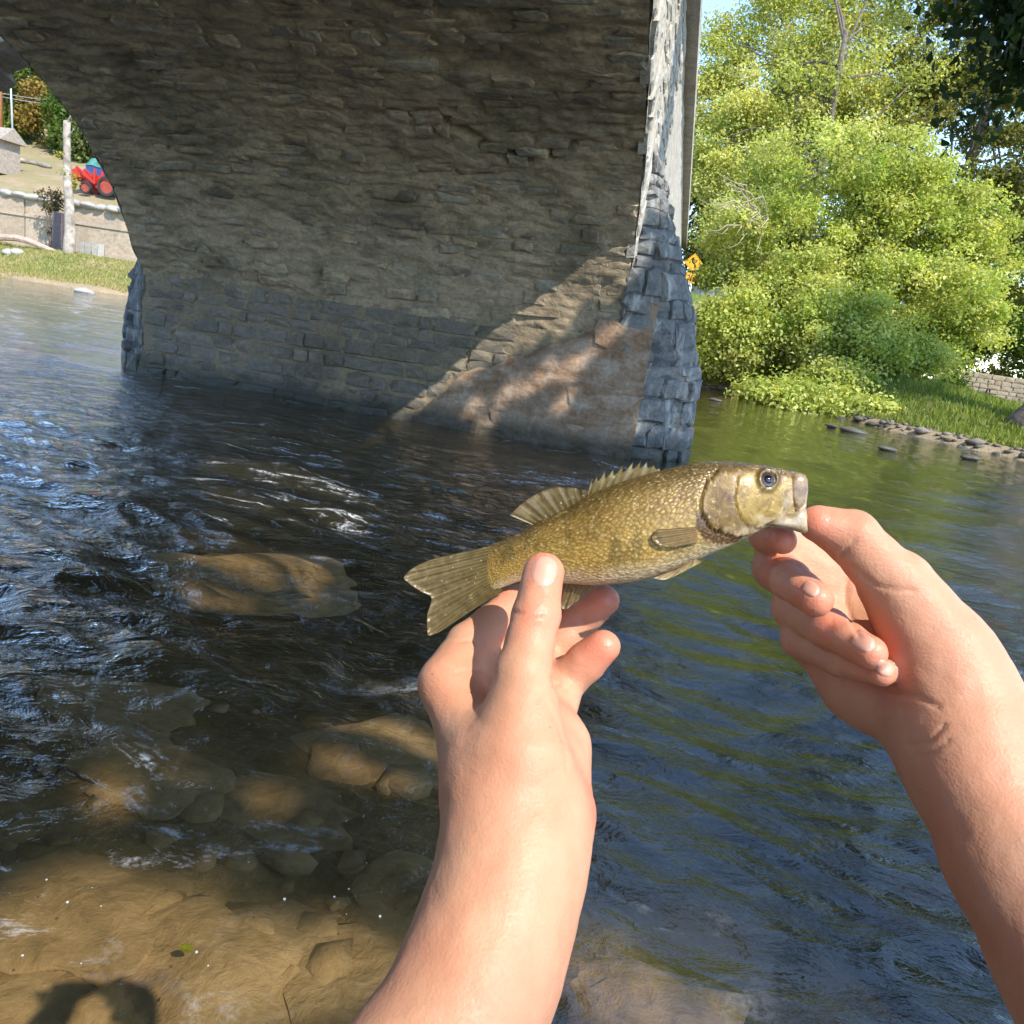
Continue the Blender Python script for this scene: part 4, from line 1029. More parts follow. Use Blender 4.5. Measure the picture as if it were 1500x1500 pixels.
# ------------------------------------------------------------------ submerged rocks near the photographer
def submerged():
    L = [(395, 752, .85, .7, .3, 'pale submerged boulder lit in the middle of the dark current'), (560, 1085, .34, .26, .16, 'tan submerged rock lit beside the angler wrist'), (400, 1165, .28, .2, .14, 'small brown submerged rock in the dappled light'),
         (120, 1340, .33, .24, .13, 'rippled pale submerged rock beside the arm shadow'), (330, 1450, .30, .26, .1, 'flat tan submerged slab under the shallow water'), (530, 1450, .2, .26, .09, 'flat submerged slab split from its neighbour by a crack'), (60, 1480, .3, .2, .1, 'sandy submerged rock in the arm shadow'),
         (930, 1470, .3, .2, .1, 'brown submerged stone between the two arms'), (230, 1130, .3, .22, .12, 'olive submerged rock under the glints'), (640, 1330, .25, .2, .08, 'dark submerged stone beside the forearm'), (180, 1010, .4, .3, .12, 'dim submerged rock in the broken water')]
    for i, (px, py, sx, sy, sz, lab) in enumerate(L):
        p = on_plane(px, py, 2, -.2); g = gz(p[0], p[1]); put('submerged_rock', BEDR[i % 5], (p[0], p[1], min(g, -.17)), (sx*1.1, sy*1.1, max(sz*.42, (-.44 if i == 0 else -.24)-g)), R.uniform(-.4, .4), label=lab, cat='rock')
    rg = np.random.default_rng(78); n = 130; px = rg.uniform(-200, 720, n); py = 1560-560*rg.uniform(0, 1, n)**1.6; q = np.array([on_plane(a, b, 2, -.2) for a, b in zip(px, py)]); s = rg.uniform(.012, .06, n)*rg.uniform(.6, 1.4, n)
    V0, F0 = ico(1); z = terrain_z(q[:, 0], q[:, 1]); a = rg.uniform(.6, 1.5, (n, 1, 3))*np.array([1.2, 1.2, .6])
    V = (V0[None]*s[:, None, None]*a*(1+.22*rg.normal(size=(n, len(V0), 1)))+np.stack([q[:, 0], q[:, 1], z], 1)[:, None]).reshape(-1, 3); Fc = (F0[None]+(np.arange(n)*len(V0))[:, None, None]).reshape(-1, 3)
    add('river_cobbles', mesh_data('river_cobbles', V, Fc, M_bed), kind='stuff', label='brown cobbles strewn over the river bed')
    # bubbles drifting on the surface
    rg = np.random.default_rng(77); V0, F0 = ico(1); up_ = V0[:, 2] > -.3; pts = []
    for _ in range(46):
        px, py = rg.uniform(20, 640), rg.uniform(940, 1420); q = on_plane(px, py, 2, 0); pts.append((q[0], q[1], .004, rg.uniform(.0014, .0042)))
    pts = np.array(pts); V = (V0[None]*pts[:, 3][:, None, None]*[1, 1, .7]+pts[:, None, :3]).reshape(-1, 3); Fc = (F0[None]+(np.arange(len(pts))*len(V0))[:, None, None]).reshape(-1, 3)
    t = NT('bubble'); t.bsdf(**{'Base Color': (.5, .5, .48, 1), 'Roughness': .08, 'Alpha': .6})
    add('foam_bubbles', mesh_data('foam_bubbles', V, Fc, t.m, True), kind='stuff', label='scattered small foam bubbles on the dark water')
    q = on_plane(272, 1390, 2, -.12); V = np.array([(-.018, 0, 0), (-.006, -.011, .004), (.012, -.009, .003), (.02, 0, .001), (.012, .009, .004), (-.006, .011, .003), (0, 0, -.002)])*1.0+q
    me = mesh_data('leaf', V, [(0, 1, 6), (1, 2, 6), (2, 3, 6), (3, 4, 6), (4, 5, 6), (5, 0, 6)], M_leaf); attr_col(me, 'col', np.tile([.3, .42, .02], (7, 1))); add('fallen_leaf', me, label='single bright green leaf drifting in the shallow water', cat='leaf')
submerged()

# ------------------------------------------------------------------ implicit bodies (smooth unions of tapered capsules, meshed by surface nets)
class SDF:
    def __init__(s, lo, hi, h):
        s.h = h; s.lo = np.asarray(lo, float); n = np.ceil((np.asarray(hi)-s.lo)/h).astype(int)+1; s.n = n
        s.D = np.full(n, .05, np.float32)
    def block(s, lo, hi):
        a = np.clip(np.floor((lo-s.lo)/s.h).astype(int), 0, s.n-1); b = np.clip(np.ceil((hi-s.lo)/s.h).astype(int)+1, 1, s.n)
        g = [s.lo[i]+s.h*np.arange(a[i], b[i]) for i in range(3)]
        sl = tuple(slice(a[i], b[i]) for i in range(3))
        return sl, g
    @staticmethod
    def smin(a, b, k):
        h = np.clip(.5+.5*(b-a)/k, 0, 1); return b*(1-h)+a*h-k*h*(1-h)
    def cone(s, a, b, r1, r2, k, squash=None):
        """round cone a->b; squash=(dir, factor): thinner along dir"""
        a = np.asarray(a, float); b = np.asarray(b, float); m = max(r1, r2)+max(k, 4*s.h)+2*s.h
        sl, g = s.block(np.minimum(a, b)-m, np.maximum(a, b)+m)
        X = g[0][:, None, None]-a[0]; Y = g[1][None, :, None]-a[1]; Z = g[2][None, None, :]-a[2]
        d = b-a; L2 = d @ d+1e-12
        t = np.clip((X*d[0]+Y*d[1]+Z*d[2])/L2, 0, 1)
        qx, qy, qz = X-t*d[0], Y-t*d[1], Z-t*d[2]
        if squash is not None:
            u, f = squash; u = np.asarray(u)/np.linalg.norm(u); w = (qx*u[0]+qy*u[1]+qz*u[2])*(1/f-1); qx, qy, qz = qx+w*u[0], qy+w*u[1], qz+w*u[2]
        dist = np.sqrt(qx*qx+qy*qy+qz*qz)-(r1+(r2-r1)*t)
        s.D[sl] = s.smin(s.D[sl], dist.astype(np.float32), k)
    def ell(s, c, r, k):
        c = np.asarray(c, float); r = np.asarray(r, float); m = r+max(k, 4*s.h)
        sl, g = s.block(c-m, c+m); q = np.sqrt(((g[0]-c[0])/r[0])[:, None, None]**2+((g[1]-c[1])/r[1])[None, :, None]**2+((g[2]-c[2])/r[2])[None, None, :]**2)
        s.D[sl] = s.smin(s.D[sl], ((q-1)*min(r)).astype(np.float32), k)
    def mesh(s):
        D = s.D; S = D < 0
        c = np.zeros(np.array(D.shape)-1, np.int8)
        for i in (0, 1):
            for j in (0, 1):
                for k in (0, 1): c += S[i:D.shape[0]-1+i, j:D.shape[1]-1+j, k:D.shape[2]-1+k]
        act = (c > 0) & (c < 8); idx = -np.ones(c.shape, np.int64); I = np.argwhere(act); idx[act] = np.arange(len(I))
        acc = np.zeros((len(I), 3)); cnt = np.zeros(len(I)); corners = [(i, j, k) for i in (0, 1) for j in (0, 1) for k in (0, 1)]
        for A in corners:
            for ax in range(3):
                if A[ax] == 0:
                    Bc = list(A); Bc[ax] = 1
                    da = D[I[:, 0]+A[0], I[:, 1]+A[1], I[:, 2]+A[2]]; db = D[I[:, 0]+Bc[0], I[:, 1]+Bc[1], I[:, 2]+Bc[2]]
                    m = (da < 0) != (db < 0); t = da[m]/(da[m]-db[m]+1e-12); p = np.tile(np.array(A, float), (m.sum(), 1)); p[:, ax] += t
                    acc[m] += p; cnt[m] += 1
        V = s.lo+s.h*(I+acc/cnt[:, None]); Fq = []
        for ax in range(3):
            o = [k for k in range(3) if k != ax]
            n = np.array(D.shape); sl0 = [slice(1, n[k]-1) for k in range(3)]; sl1 = list(sl0); sl0[ax] = slice(0, n[ax]-1); sl1[ax] = slice(1, n[ax])
            a = S[tuple(sl0)]; b = S[tuple(sl1)]; E_ = np.argwhere(a != b); off = np.array([1, 1, 1]); off[ax] = 0; E0 = E_+off
            flip = a[tuple(E_.T)]
            q = []
            for (u, v) in ((-1, -1), (0, -1), (0, 0), (-1, 0)):
                e = E0.copy(); e[:, o[0]] += u; e[:, o[1]] += v; q.append(idx[tuple(e.T)])
            q = np.stack(q, 1)
            if ax == 1: flip = ~flip
            q[~flip] = q[~flip][:, ::-1]
            Fq.append(q)
        return V, np.concatenate(Fq)
def smooth_mesh(V, Fq, it=3, lam=.5):
    e = np.concatenate([Fq[:, [0, 1]], Fq[:, [1, 2]], Fq[:, [2, 3]], Fq[:, [3, 0]]]); deg = np.bincount(e.ravel(), minlength=len(V))[:, None]
    for k in range(it*2):
        acc = np.zeros_like(V)
        for ax in range(3): acc[:, ax] = np.bincount(e[:, 0], V[e[:, 1], ax], len(V))+np.bincount(e[:, 1], V[e[:, 0], ax], len(V))
        V = V+(acc/deg-V)*(lam if k % 2 == 0 else -lam*1.04)
    return V
def vnormals(V, Fq):
    n = np.cross(V[Fq[:, 2]]-V[Fq[:, 0]], V[Fq[:, 3]]-V[Fq[:, 1]]); N = np.zeros_like(V)
    for k in range(4): np.add.at(N, Fq[:, k], n)
    return N/(np.linalg.norm(N, axis=1)[:, None]+1e-12)

def J(x, y, d, r): return P(x, y, d), r*d/F
def build_arm(fore, palm, digits, elbow, tips, creases, h=.0014, seed=0, knuckles=()):
    pts = [q[0] for q in fore+[j for s in palm for j in s]+[j for f in digits for j in f]]+[elbow[0]]
    lo = np.min(pts, 0)-.06; hi = np.max(pts, 0)+.06
    S = SDF(lo, hi, h)
    chain = [elbow]+fore
    for (a, ra), (b, rb_) in zip(chain[:-1], chain[1:]): S.cone(a, b, ra, rb_, .012)
    for s in palm: 
        for (a, ra), (b, rb_) in zip(s[:-1], s[1:]): S.cone(a, b, ra, rb_, .014)
    dig2 = []
    for f in digits:
        g = []
        for (a, ra), (b, rb_) in zip(f[:-1], f[1:]):
            g += [(a, ra), (a*.5+b*.5, (ra+rb_)*.5*.93)]
        dig2.append(g+[f[-1]])
    for f in dig2:
        S.cone(f[0][0], f[1][0], f[0][1], f[1][1], .007); S.cone(f[1][0], f[2][0], f[1][1], f[2][1], .006)
    for f in []:                       # proximal phalanges flow into the palm
        S.cone(f[0][0], f[1][0], f[0][1], f[1][1], .007)
    for f in dig2:
        for (a, ra), (b, rb_) in zip(f[2:-1], f[3:]):
            S.cone(a, b, ra, rb_, .0024)
    V, Fq = S.mesh(); V = smooth_mesh(V, Fq, 3)
    N = vnormals(V, Fq); c = V-CP; front = (N*c).sum(1) < 0
    px, py, pz = project(V)
    # flexion creases: shallow grooves along drawn lines on the camera side
    for (line, wpx, dep, zmax) in creases:
        dmin = np.full(len(V), 1e9)
        for (x0, y0), (x1, y1) in zip(line[:-1], line[1:]):
            dx, dy = x1-x0, y1-y0; t = np.clip(((px-x0)*dx+(py-y0)*dy)/(dx*dx+dy*dy), 0, 1); dmin = np.minimum(dmin, np.hypot(px-x0-t*dx, py-y0-t*dy))
        g = np.exp(-(dmin/wpx)**2)*front*(pz < zmax); V = V-N*(g*dep)[:, None]
    V = V+N*(.00035*fbm(V*90, 2, seed)+.0006*noise(V*35, seed+3))[:, None]
    red = np.zeros(len(V))
    for (t, rr) in tips:
        red = np.maximum(red, np.exp(-((np.linalg.norm(V-t, axis=1))/rr)**2))
    return V, Fq, red
def skin_mat():
    t = NT('skin'); p = t.pos(); r = t.n('ShaderNodeSeparateColor', {0: t.attr('red')}).outputs[0]
    n1 = t.noise(p, 60, 4, .6); n2_ = t.noise(p, 700, 3, .6); n3 = t.noise(p, 22, 3, .5)
    base = t.mix(t.maprange(n1, .3, .7), (.46, .235, .145), (.53, .29, .185))
    base = t.mix(t.maprange(n3, .40, .62, 0, .7), base, (.52, .225, .135))
    c = t.mix(t.math('MULTIPLY', r, .8), base, (.62, .19, .12))
    # freckles / specks of river dirt
    v = t.n('ShaderNodeTexVoronoi', {'Vector': p, 'Scale': 85}).outputs['Distance']; c = t.mix(t.math('MULTIPLY', t.maprange(v, .05, .035), t.maprange(n3, .5, .56, 0, .8)), c, (.22, .09, .05))
    vor = t.n('ShaderNodeTexVoronoi', {'Vector': p, 'Scale': 900}).outputs['Distance']
    fold = t.noise(t.scale(p, (1, 1, 2.4)), 240, 5, .65, .6)
    nb = t.bump(vor, .16, .0006, t.bump(fold, .3, .0007, t.bump(n1, .4, .0014)))
    rough = t.math('SUBTRACT', t.maprange(n2_, .3, .7, .44, .62), t.math('MULTIPLY', r, .16))
    t.bsdf(**{'Base Color': c, 'Roughness': rough, 'Normal': nb, 'Specular IOR Level': .32, 'Subsurface Weight': .25, 'Subsurface Radius': (.012, .004, .002), 'Subsurface Scale': .5})
    return t.m
M_skin = skin_mat()
t_ = NT('fingernail'); t_.bsdf(**{'Base Color': (.60, .31, .23, 1), 'Roughness': .3, 'Specular IOR Level': .6, 'Subsurface Weight': .15, 'Subsurface Radius': (.006, .002, .001)}); M_nail = t_.m
PERSON = empty('person', (0, -.3, -.12), 'person in a dark t-shirt standing in the river holding out the fish in both hands', 'person')

def jl(L): return [J(*q) for q in L]
# left arm ------------------------------------------------------------
Lfore = jl([(672, 1500, .245, 108), (712, 1400, .258, 104), (743, 1300, .272, 98), (758, 1215, .286, 97)])
Lpalm = [jl([(758, 1215, .286, 94), (750, 1130, .293, 90)]), jl([(815, 1185, .305, 52), (812, 1095, .33, 42), (808, 1045, .352, 30)]),
         jl([(715, 1130, .30, 62), (656, 1002, .324, 38)]), jl([(745, 1120, .31, 62), (706, 1002, .345, 37)]), jl([(785, 1120, .318, 55), (762, 1012, .357, 34)])]
Ldig = [jl([(765, 1105, .286, 66), (767, 985, .30, 41), (786, 900, .314, 35.5), (796, 840, .322, 30)]),
        jl([(656, 1000, .324, 37), (686, 946, .348, 32.5), (752, 888, .372, 29), (786, 872, .384, 24)]),
        jl([(706, 1002, .345, 36), (748, 935, .382, 30), (806, 888, .402, 26), (832, 876, .404, 22)]),
        jl([(762, 1012, .357, 34), (802, 965, .388, 30), (850, 905, .392, 27), (884, 879, .386, 23)]),
        jl([(808, 1045, .354, 30), (826, 1000, .366, 29), (860, 968, .362, 28), (884, 947, .358, 25)])]
Ltips = [(J(797, 825, .31, 1)[0], .013), (J(884, 947, .355, 1)[0], .013), (J(890, 875, .38, 1)[0], .013), (J(752, 888, .37, 1)[0], .013), (J(860, 1180, .30, 1)[0], .012), (J(786, 900, .3, 1)[0], .008)]
Lcre = [([(752, 896), (775, 902), (800, 897)], 2.2, .0007, .32), ([(760, 908), (790, 911)], 2, .0004, .32), ([(785, 1025), (806, 1008), (818, 1000)], 2.5, .0008, .36), ([(800, 1025), (812, 1050), (826, 1085), (832, 1130)], 2.5, .0007, .36),
        ([(672, 940), (690, 938), (708, 945)], 2, .0008, .36), ([(838, 888), (850, 902), (858, 915)], 2, .0006, .4), ([(808, 992), (830, 1010)], 2, .0008, .38), ([(640, 978), (668, 986), (705, 981)], 3, .0006, .36), ([(795, 1140), (815, 1128)], 2.5, .0004, .34)]
LE = (np.array([-.115, .02, 1.115]), .035)
# right arm -----------------------------------------------------------
Rfore = jl([(1618, 1500, .27, 98), (1560, 1400, .285, 94), (1488, 1260, .305, 90), (1426, 1120, .33, 88)])
Rpalm = [jl([(1428, 1120, .33, 92), (1405, 1040, .340, 82), (1375, 960, .345, 68), (1314, 858, .348, 49)]), jl([(1385, 1080, .345, 62), (1268, 1000, .378, 54), (1208, 945, .392, 44)]),
         jl([(1370, 1020, .37, 70), (1290, 920, .398, 50), (1256, 876, .404, 40)]), jl([(1320, 960, .39, 56), (1245, 915, .404, 42)])]
Rdig = [jl([(1375, 960, .343, 62), (1312, 855, .346, 48), (1247, 787, .345, 40), (1198, 768, .345, 28)]),
        jl([(1256, 872, .406, 36), (1142, 795, .402, 29), (1124, 784, .378, 25), (1147, 791, .356, 21)]),
        jl([(1250, 895, .408, 37), (1136, 832, .400, 32), (1158, 850, .370, 29.5), (1194, 877, .347, 26)]),
        jl([(1240, 922, .405, 36), (1163, 890, .392, 31), (1215, 921, .358, 28.5), (1274, 956, .333, 26)]),
        jl([(1232, 950, .398, 32), (1172, 938, .386, 26), (1230, 967, .360, 23), (1291, 985, .338, 21)])]
Rtips = [(J(1190, 762, .335, 1)[0], .013), (J(1147, 791, .352, 1)[0], .012), (J(1195, 876, .345, 1)[0], .013), (J(1280, 956, .335, 1)[0], .013), (J(1297, 985, .342, 1)[0], .012), (J(1215, 921, .35, 1)[0], .009), (J(1140, 830, .38, 1)[0], .012)]
Rcre = [([(1230, 815), (1245, 800), (1252, 790)], 2.5, .0009, .36), ([(1262, 842), (1280, 856), (1300, 862), (1340, 866)], 3, .0008, .39), ([(1240, 850), (1238, 880), (1246, 905), (1258, 930)], 3, .0012, .42), ([(1300, 1015), (1340, 1020), (1375, 1035)], 4, .0009, .36), ([(1330, 1092), (1365, 1082), (1385, 1062)], 3, .0009, .36), ([(1350, 1108), (1375, 1095), (1390, 1085)], 3, .0007, .36),
        ([(1182, 998), (1200, 985)], 2.5, .0006, .39), ([(1225, 1015), (1232, 995)], 3, .0006, .39), ([(1168, 826), (1180, 838)], 2, .0005, .38), ([(1225, 958), (1230, 950)], 2, .0004, .38)]
RE = (np.array([.275, .12, 1.12]), .035)
bodyV, bodyF, bodyR = [], [], []
def add_body(V, Fq, red):
    o = sum(len(v) for v in bodyV); bodyV.append(V); bodyF.append(Fq+o); bodyR.append(red)
L_ = build_arm(Lfore, Lpalm, Ldig, LE, Ltips, Lcre, seed=1); add_body(*L_)
R_ = build_arm(Rfore, Rpalm, Rdig, RE, Rtips, Rcre, seed=9); add_body(*R_)
# rest of the body, behind the camera
SH = {-1: np.array([-.18, -.2, 1.17]), 1: np.array([.18, -.2, 1.17])}
B_ = SDF((-.42, -.48, -.2), (.42, .2, 1.75), .012)
for s, e in ((-1, LE), (1, RE)): B_.cone(SH[s], e[0], .046, .040, .02)
B_.cone((0, -.21, 1.0), (0, -.2, 1.28), .08, .055, .03); B_.cone((0, -.2, 1.28), (0, -.17, 1.40), .05, .048, .03)
B_.ell((0, -.165, 1.47), (.075, .092, .115), .02); B_.ell((0, -.15, 1.40), (.055, .07, .06), .03); B_.cone((0, -.075, 1.46), (0, -.058, 1.435), .012, .014, .012)
for s in (-1, 1):
    B_.ell((s*.078, -.17, 1.455), (.012, .022, .032), .008)
    B_.cone((s*.09, -.24, .74), (s*.1, -.22, .38), .075, .055, .02); B_.cone((s*.1, -.22, .38), (s*.1, -.27, -.04), .055, .036, .02); B_.cone((s*.1, -.28, -.07), (s*.11, -.12, -.09), .034, .026, .02)
    B_.cone((s*.03, -.087, 1.478), (s*.034, -.086, 1.478), .012, .012, .004)
V, Fq = B_.mesh(); add_body(V, Fq, np.zeros(len(V)))
V = np.concatenate(bodyV); Fq = np.concatenate(bodyF); red = np.concatenate(bodyR)
me = mesh_data('body', V, Fq, M_skin, True); attr_col(me, 'red', np.repeat(red[:, None], 3, 1))
add('body', me, PERSON)
def cloth(name, fn, mat, h=.012):
    S = SDF((-.42, -.5, -.2), (.42, .2, 1.75), h); fn(S); V, Fq = S.mesh(); V = V+(vnormals(V, Fq)*(.006*fbm(V*9, 3, 5))[:, None]); add(name, mesh_data(name, V, Fq, mat, True), PERSON)
def f_shirt(S):
    for z0, z1, w0, w1 in ((.78, 1.0, .10, .105), (1.0, 1.17, .105, .1)):
        for s in (-1, 0, 1): S.cone((s*.085, -.235, z0), (s*.09, -.22, z1), w0*.95, w1*.92, .04)
    S.cone(SH[-1], SH[1], .07, .07, .04)
    for s, e in ((-1, LE), (1, RE)): S.cone(SH[s], SH[s]*.35+e[0]*.65, .064, .068, .03)
def f_short(S):
    S.cone((-.08, -.24, .76), (.08, -.24, .76), .11, .11, .04)
    for s in (-1, 1): S.cone((s*.09, -.24, .74), (s*.11, -.225, .42), .1, .085, .03)
def f_hair(S):
    S.ell((0, -.185, 1.505), (.085, .095, .098), .01); S.ell((0, -.225, 1.46), (.075, .06, .09), .02)
cloth('tshirt', f_shirt, mat_simple('navy_cotton', (.02, .025, .05), .9)); cloth('shorts', f_short, mat_simple('grey_shorts', (.12, .12, .11), .9)); cloth('hair', f_hair, mat_simple('brown_hair', (.09, .05, .025), .6, .4, 60, .8, .01))

# fingernails laid on the mesh
def nails():
    bvh = {}
    for k, (V, Fq, _) in (('L', L_), ('R', R_)): bvh[k] = BVHTree.FromPolygons([Vector(v) for v in V], Fq.tolist())
    spec = [('L', (797, 838), (4, -18), 21, 23), ('R', (1191, 752), (-16, -2), 12, 10), ('R', (1263, 940), (17, 9), 15, 19), ('R', (1296, 979), (10, 5), 13, 15), ('R', (1187, 862), (14, 9), 12, 14)]
    for (k, (cx, cy), (dx, dy), hw, hl) in spec:
        L = sqrt(dx*dx+dy*dy); dx, dy = dx/L, dy/L; nx, ny = -dy, dx; n = 13; V = []; ok = True
        for i in range(n):
            for j in range(n):
                u = (i/(n-1)*2-1); v = (j/(n-1)*2-1)
                # map square to a rounded shield
                uu = u*sqrt(1-v*v/2); vv = v*sqrt(1-u*u/2)
                x = cx+nx*uu*hw+dx*vv*hl; y = cy+ny*uu*hw+dy*vv*hl
                o = Vector(CP); d = Vector(ray(x, y)); hit = bvh[k].ray_cast(o, d)
                if hit[0] is None: ok = False; break
                e = max(abs(u), abs(v)); lift = .00055*(1-e**6)-.0003*e**8 + .0003*max(0, v)**3
                V.append(np.array(hit[0])+np.array(hit[1])*lift*(1 if hit[1].dot(d) < 0 else -1))
            if not ok: break
        if not ok: print('nail missed', cx, cy); continue
        V = np.array(V).reshape(n, n, 3)
        for _ in range(2): V[1:-1, 1:-1] = .5*V[1:-1, 1:-1]+.125*(V[2:, 1:-1]+V[:-2, 1:-1]+V[1:-1, 2:]+V[1:-1, :-2])
        add('fingernail', mesh_data('fingernail', V.reshape(-1, 3), grid_faces(n, n), M_nail, True), PERSON)
nails()

# ------------------------------------------------------------------ the fish
FISH = empty('bass_fish', P(890, 790, .352), 'golden olive bass fish held out over the river between two hands', 'fish')
PAIRS = np.array([(708, 803, 716, 874), (724, 796, 728, 865), (742, 789, 745, 857), (762, 779, 768, 851), (790, 763, 800, 852), (827, 746, 833, 855), (867, 723, 868, 857), (907, 707, 905, 855), (945, 695, 940, 850), (985, 685, 983, 837), (1025, 677.5, 1022, 820), (1060, 676, 1057, 805), (1092, 678, 1087, 791), (1120, 681, 1114, 777), (1143, 685, 1138, 767), (1160, 689, 1156, 762), (1172, 692, 1168, 752), (1180, 696, 1176, 738)], float)
THK = np.array([.05, .14, .27, .38, .42, .46, .48, .49, .50, .5, .5, .52, .52, .50, .47, .42, .36, .28])
def fish_depth(x): return np.interp(x, [590, 720, 900, 1060, 1190], [.372, .364, .353, .348, .346])
def spl(Pn, n):
    Q = []; m = len(Pn)
    for u in np.linspace(0, m-1, n):
        i = min(int(u), m-2); t = u-i; p0 = Pn[max(i-1, 0)]; p1 = Pn[i]; p2 = Pn[i+1]; p3 = Pn[min(i+2, m-1)]
        Q.append(.5*((2*p1)+(p2-p0)*t+(2*p0-5*p1+4*p2-p3)*t*t+(3*p1-p0-3*p2+p3)*t**3))
    return np.array(Q)
def seg_dist(px, py, line):
    d = np.full(len(px), 1e9)
    for (x0, y0), (x1, y1) in zip(line[:-1], line[1:]):
        dx, dy = x1-x0, y1-y0; t = np.clip(((px-x0)*dx+(py-y0)*dy)/(dx*dx+dy*dy), 0, 1); d = np.minimum(d, np.hypot(px-x0-t*dx, py-y0-t*dy))
    return d
def in_poly(px, py, poly):
    r = np.zeros(len(px), bool); n = len(poly); j = n-1
    for i in range(n):
        xi, yi = poly[i]; xj, yj = poly[j]
        c = ((yi > py) != (yj > py)) & (px < (xj-xi)*(py-yi)/(yj-yi+1e-12)+xi); r ^= c; j = i
    return r
OPERC = [(1052, 690), (1036, 708), (1029, 726), (1027, 744), (1031, 758), (1042, 770), (1058, 780), (1078, 786), (1098, 783), (1120, 775), (1142, 766), (1160, 740), (1160, 700), (1110, 682)]
PREOP = [(1082, 700), (1076, 728), (1080, 748), (1088, 762), (1100, 770), (1120, 774), (1140, 766), (1156, 740), (1156, 708), (1110, 690)]
def fish_body():
    n, m = 260, 72; S = spl(np.column_stack([PAIRS, THK*100]), n); V = []; uv = []; px_ = []
    for i, (tx, ty, bx, by, tk) in enumerate(S):
        dep = fish_depth((tx+bx)/2); T = P(tx, ty, dep); Bm = P(bx, by, dep); c = (T+Bm)/2; a = np.linalg.norm(T-Bm)/2; u = (T-Bm)/(2*a); w = FW-u*(FW @ u); w /= np.linalg.norm(w); b = a*tk/100
        for j in range(m):
            th = 2*pi*j/m; cs, sn = cos(th), sin(th)
            e = .88; V.append(c+u*a*cs+w*b*np.sign(sn)*abs(sn)**e); uv.append((i/(n-1), (1-cs)/2)); px_.append((c, cs))
    V = np.array(V); uv = np.array(uv); Fq = grid_faces(n, m, True)[:, ::-1]
    caps = [[o+k, o+k+1, o+m-2-k, o+m-1-k] for o in (0, (n-1)*m) for k in range(m//2-1)]
    N = vnormals(V, Fq)
    if (N[(n//2)*m+m*3//4] @ FW) > 0: N = -N; Fq = Fq[:, ::-1]
    px, py, _ = project(V)
    inside = in_poly(px, py, OPERC); d = seg_dist(px, py, OPERC[:9]); edge = np.clip(d/6, 0, 1)
    side = np.sin(np.tile(2*pi*np.arange(m)/m, n)); near = np.clip(np.abs(side)*2-.3, 0, 1)
    disp = np.where(inside, .0013*(1-.45*edge), 0) - np.where(~inside, .0009*np.exp(-(d/3)**2), 0)
    dp = seg_dist(px, py, PREOP[:7]); disp += np.where(in_poly(px, py, PREOP), .0007*np.exp(-(dp/7)), -.0004*np.exp(-(dp/2.5)**2)*inside)
    de = np.hypot(px-1124, py-703); eye_d = 1-.65*np.exp(-((de-14)/5)**2); disp += .0011*np.exp(-((de-13)/3.5)**2)*(de > 10) - .0006*(de < 10)
    # lateral line
    ll = spl(np.array([(725, 832), (800, 800), (870, 768), (940, 738), (1010, 722)], float), 40); dl = seg_dist(px, py, ll); disp -= .0002*np.exp(-(dl/2)**2)
    V = V+N*(disp*near)[:, None]
    # colour zones
    head = inside.astype(float); pre = in_poly(px, py, PREOP)
    gill = in_poly(px, py, [(1020, 750), (1028, 752), (1042, 770), (1060, 781), (1094, 783), (1078, 795), (1052, 797), (1032, 790), (1020, 774)])
    rg = np.random.default_rng(5)
    V_ = uv[:, 1]; q = np.stack([uv[:, 0]*9, V_*2.5, side*0], 1)
    back = np.array([.11, .072, .022]); flank = np.array([.26, .165, .042]); gold = np.array([.40, .265, .07]); belly = np.array([.50, .41, .26]); pale = np.array([.46, .38, .25]); brn = np.array([.13, .07, .025])
    k1 = sstep(.03, .28, V_+.05*noise(q, 3))[:, None]; k2 = sstep(.3, .62, V_+.06*noise(q*1.3, 4))[:, None]; k3 = sstep(.74, .95, V_+.05*noise(q*2, 6))[:, None]
    c = back*(1-k1)+flank*k1; c = c*(1-k2)+gold*k2; c = c*(1-k3)+belly*k3
    bars = sstep(.05, .5, noise(np.stack([uv[:, 0]*26, V_*2.0, side*0], 1), 8))*(1-k3[:, 0])*(~inside)*.55; c = c*(1-bars[:, None])+np.array([.09, .07, .02])*bars[:, None]
    blot = sstep(.2, .6, fbm(np.stack([px*.05, py*.05, py*0], 1), 3, 12))
    hc = np.where(pre[:, None], np.array([.29, .19, .036]), np.array([.20, .125, .034])); hk = sstep(.0, .30, V_)[:, None]; hc = back*1.5*(1-hk)+hc*hk
    lowk = sstep(.68, .98, V_+.15*noise(np.stack([px*.06, py*.06, py*0], 1), 14))[:, None]; hc = hc*(1-lowk)+pale*lowk; hc *= (1-.28*blot)[:, None]*eye_d[:, None]
    snout = sstep(1138, 1160, px)[:, None]*sstep(.25, .6, V_)[:, None]; hc = hc*(1-snout)+np.array([.42, .35, .25])*snout
    c = np.where(inside[:, None], hc, c); c = np.where((gill & ~inside)[:, None], brn, c); edge_dark = np.exp(-(d/2.2)**2)*near; c = c*(1-.32*edge_dark[:, None])
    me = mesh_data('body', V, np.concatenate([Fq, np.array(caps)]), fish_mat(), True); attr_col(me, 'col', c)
    sc = np.where(inside, 0, 1.0)*sstep(0, 8, d)
    attr_col(me, 'scal', np.column_stack([sc, V_, uv[:, 0]]))
    lay = me.uv_layers.new(name='UVMap'); li = np.empty(len(me.loops), np.int32); me.loops.foreach_get('vertex_index', li)
    # u in scale units along the body, v round it
    arc = np.tile(np.abs(((np.arange(m)+m/2) % m)-m/2)/(m/2), n); UV = np.column_stack([uv[:, 0]*84, arc*38]); lay.data.foreach_set('uv', UV[li].astype(np.float32).ravel())
    o = add('body', me, FISH)
    return V, Fq
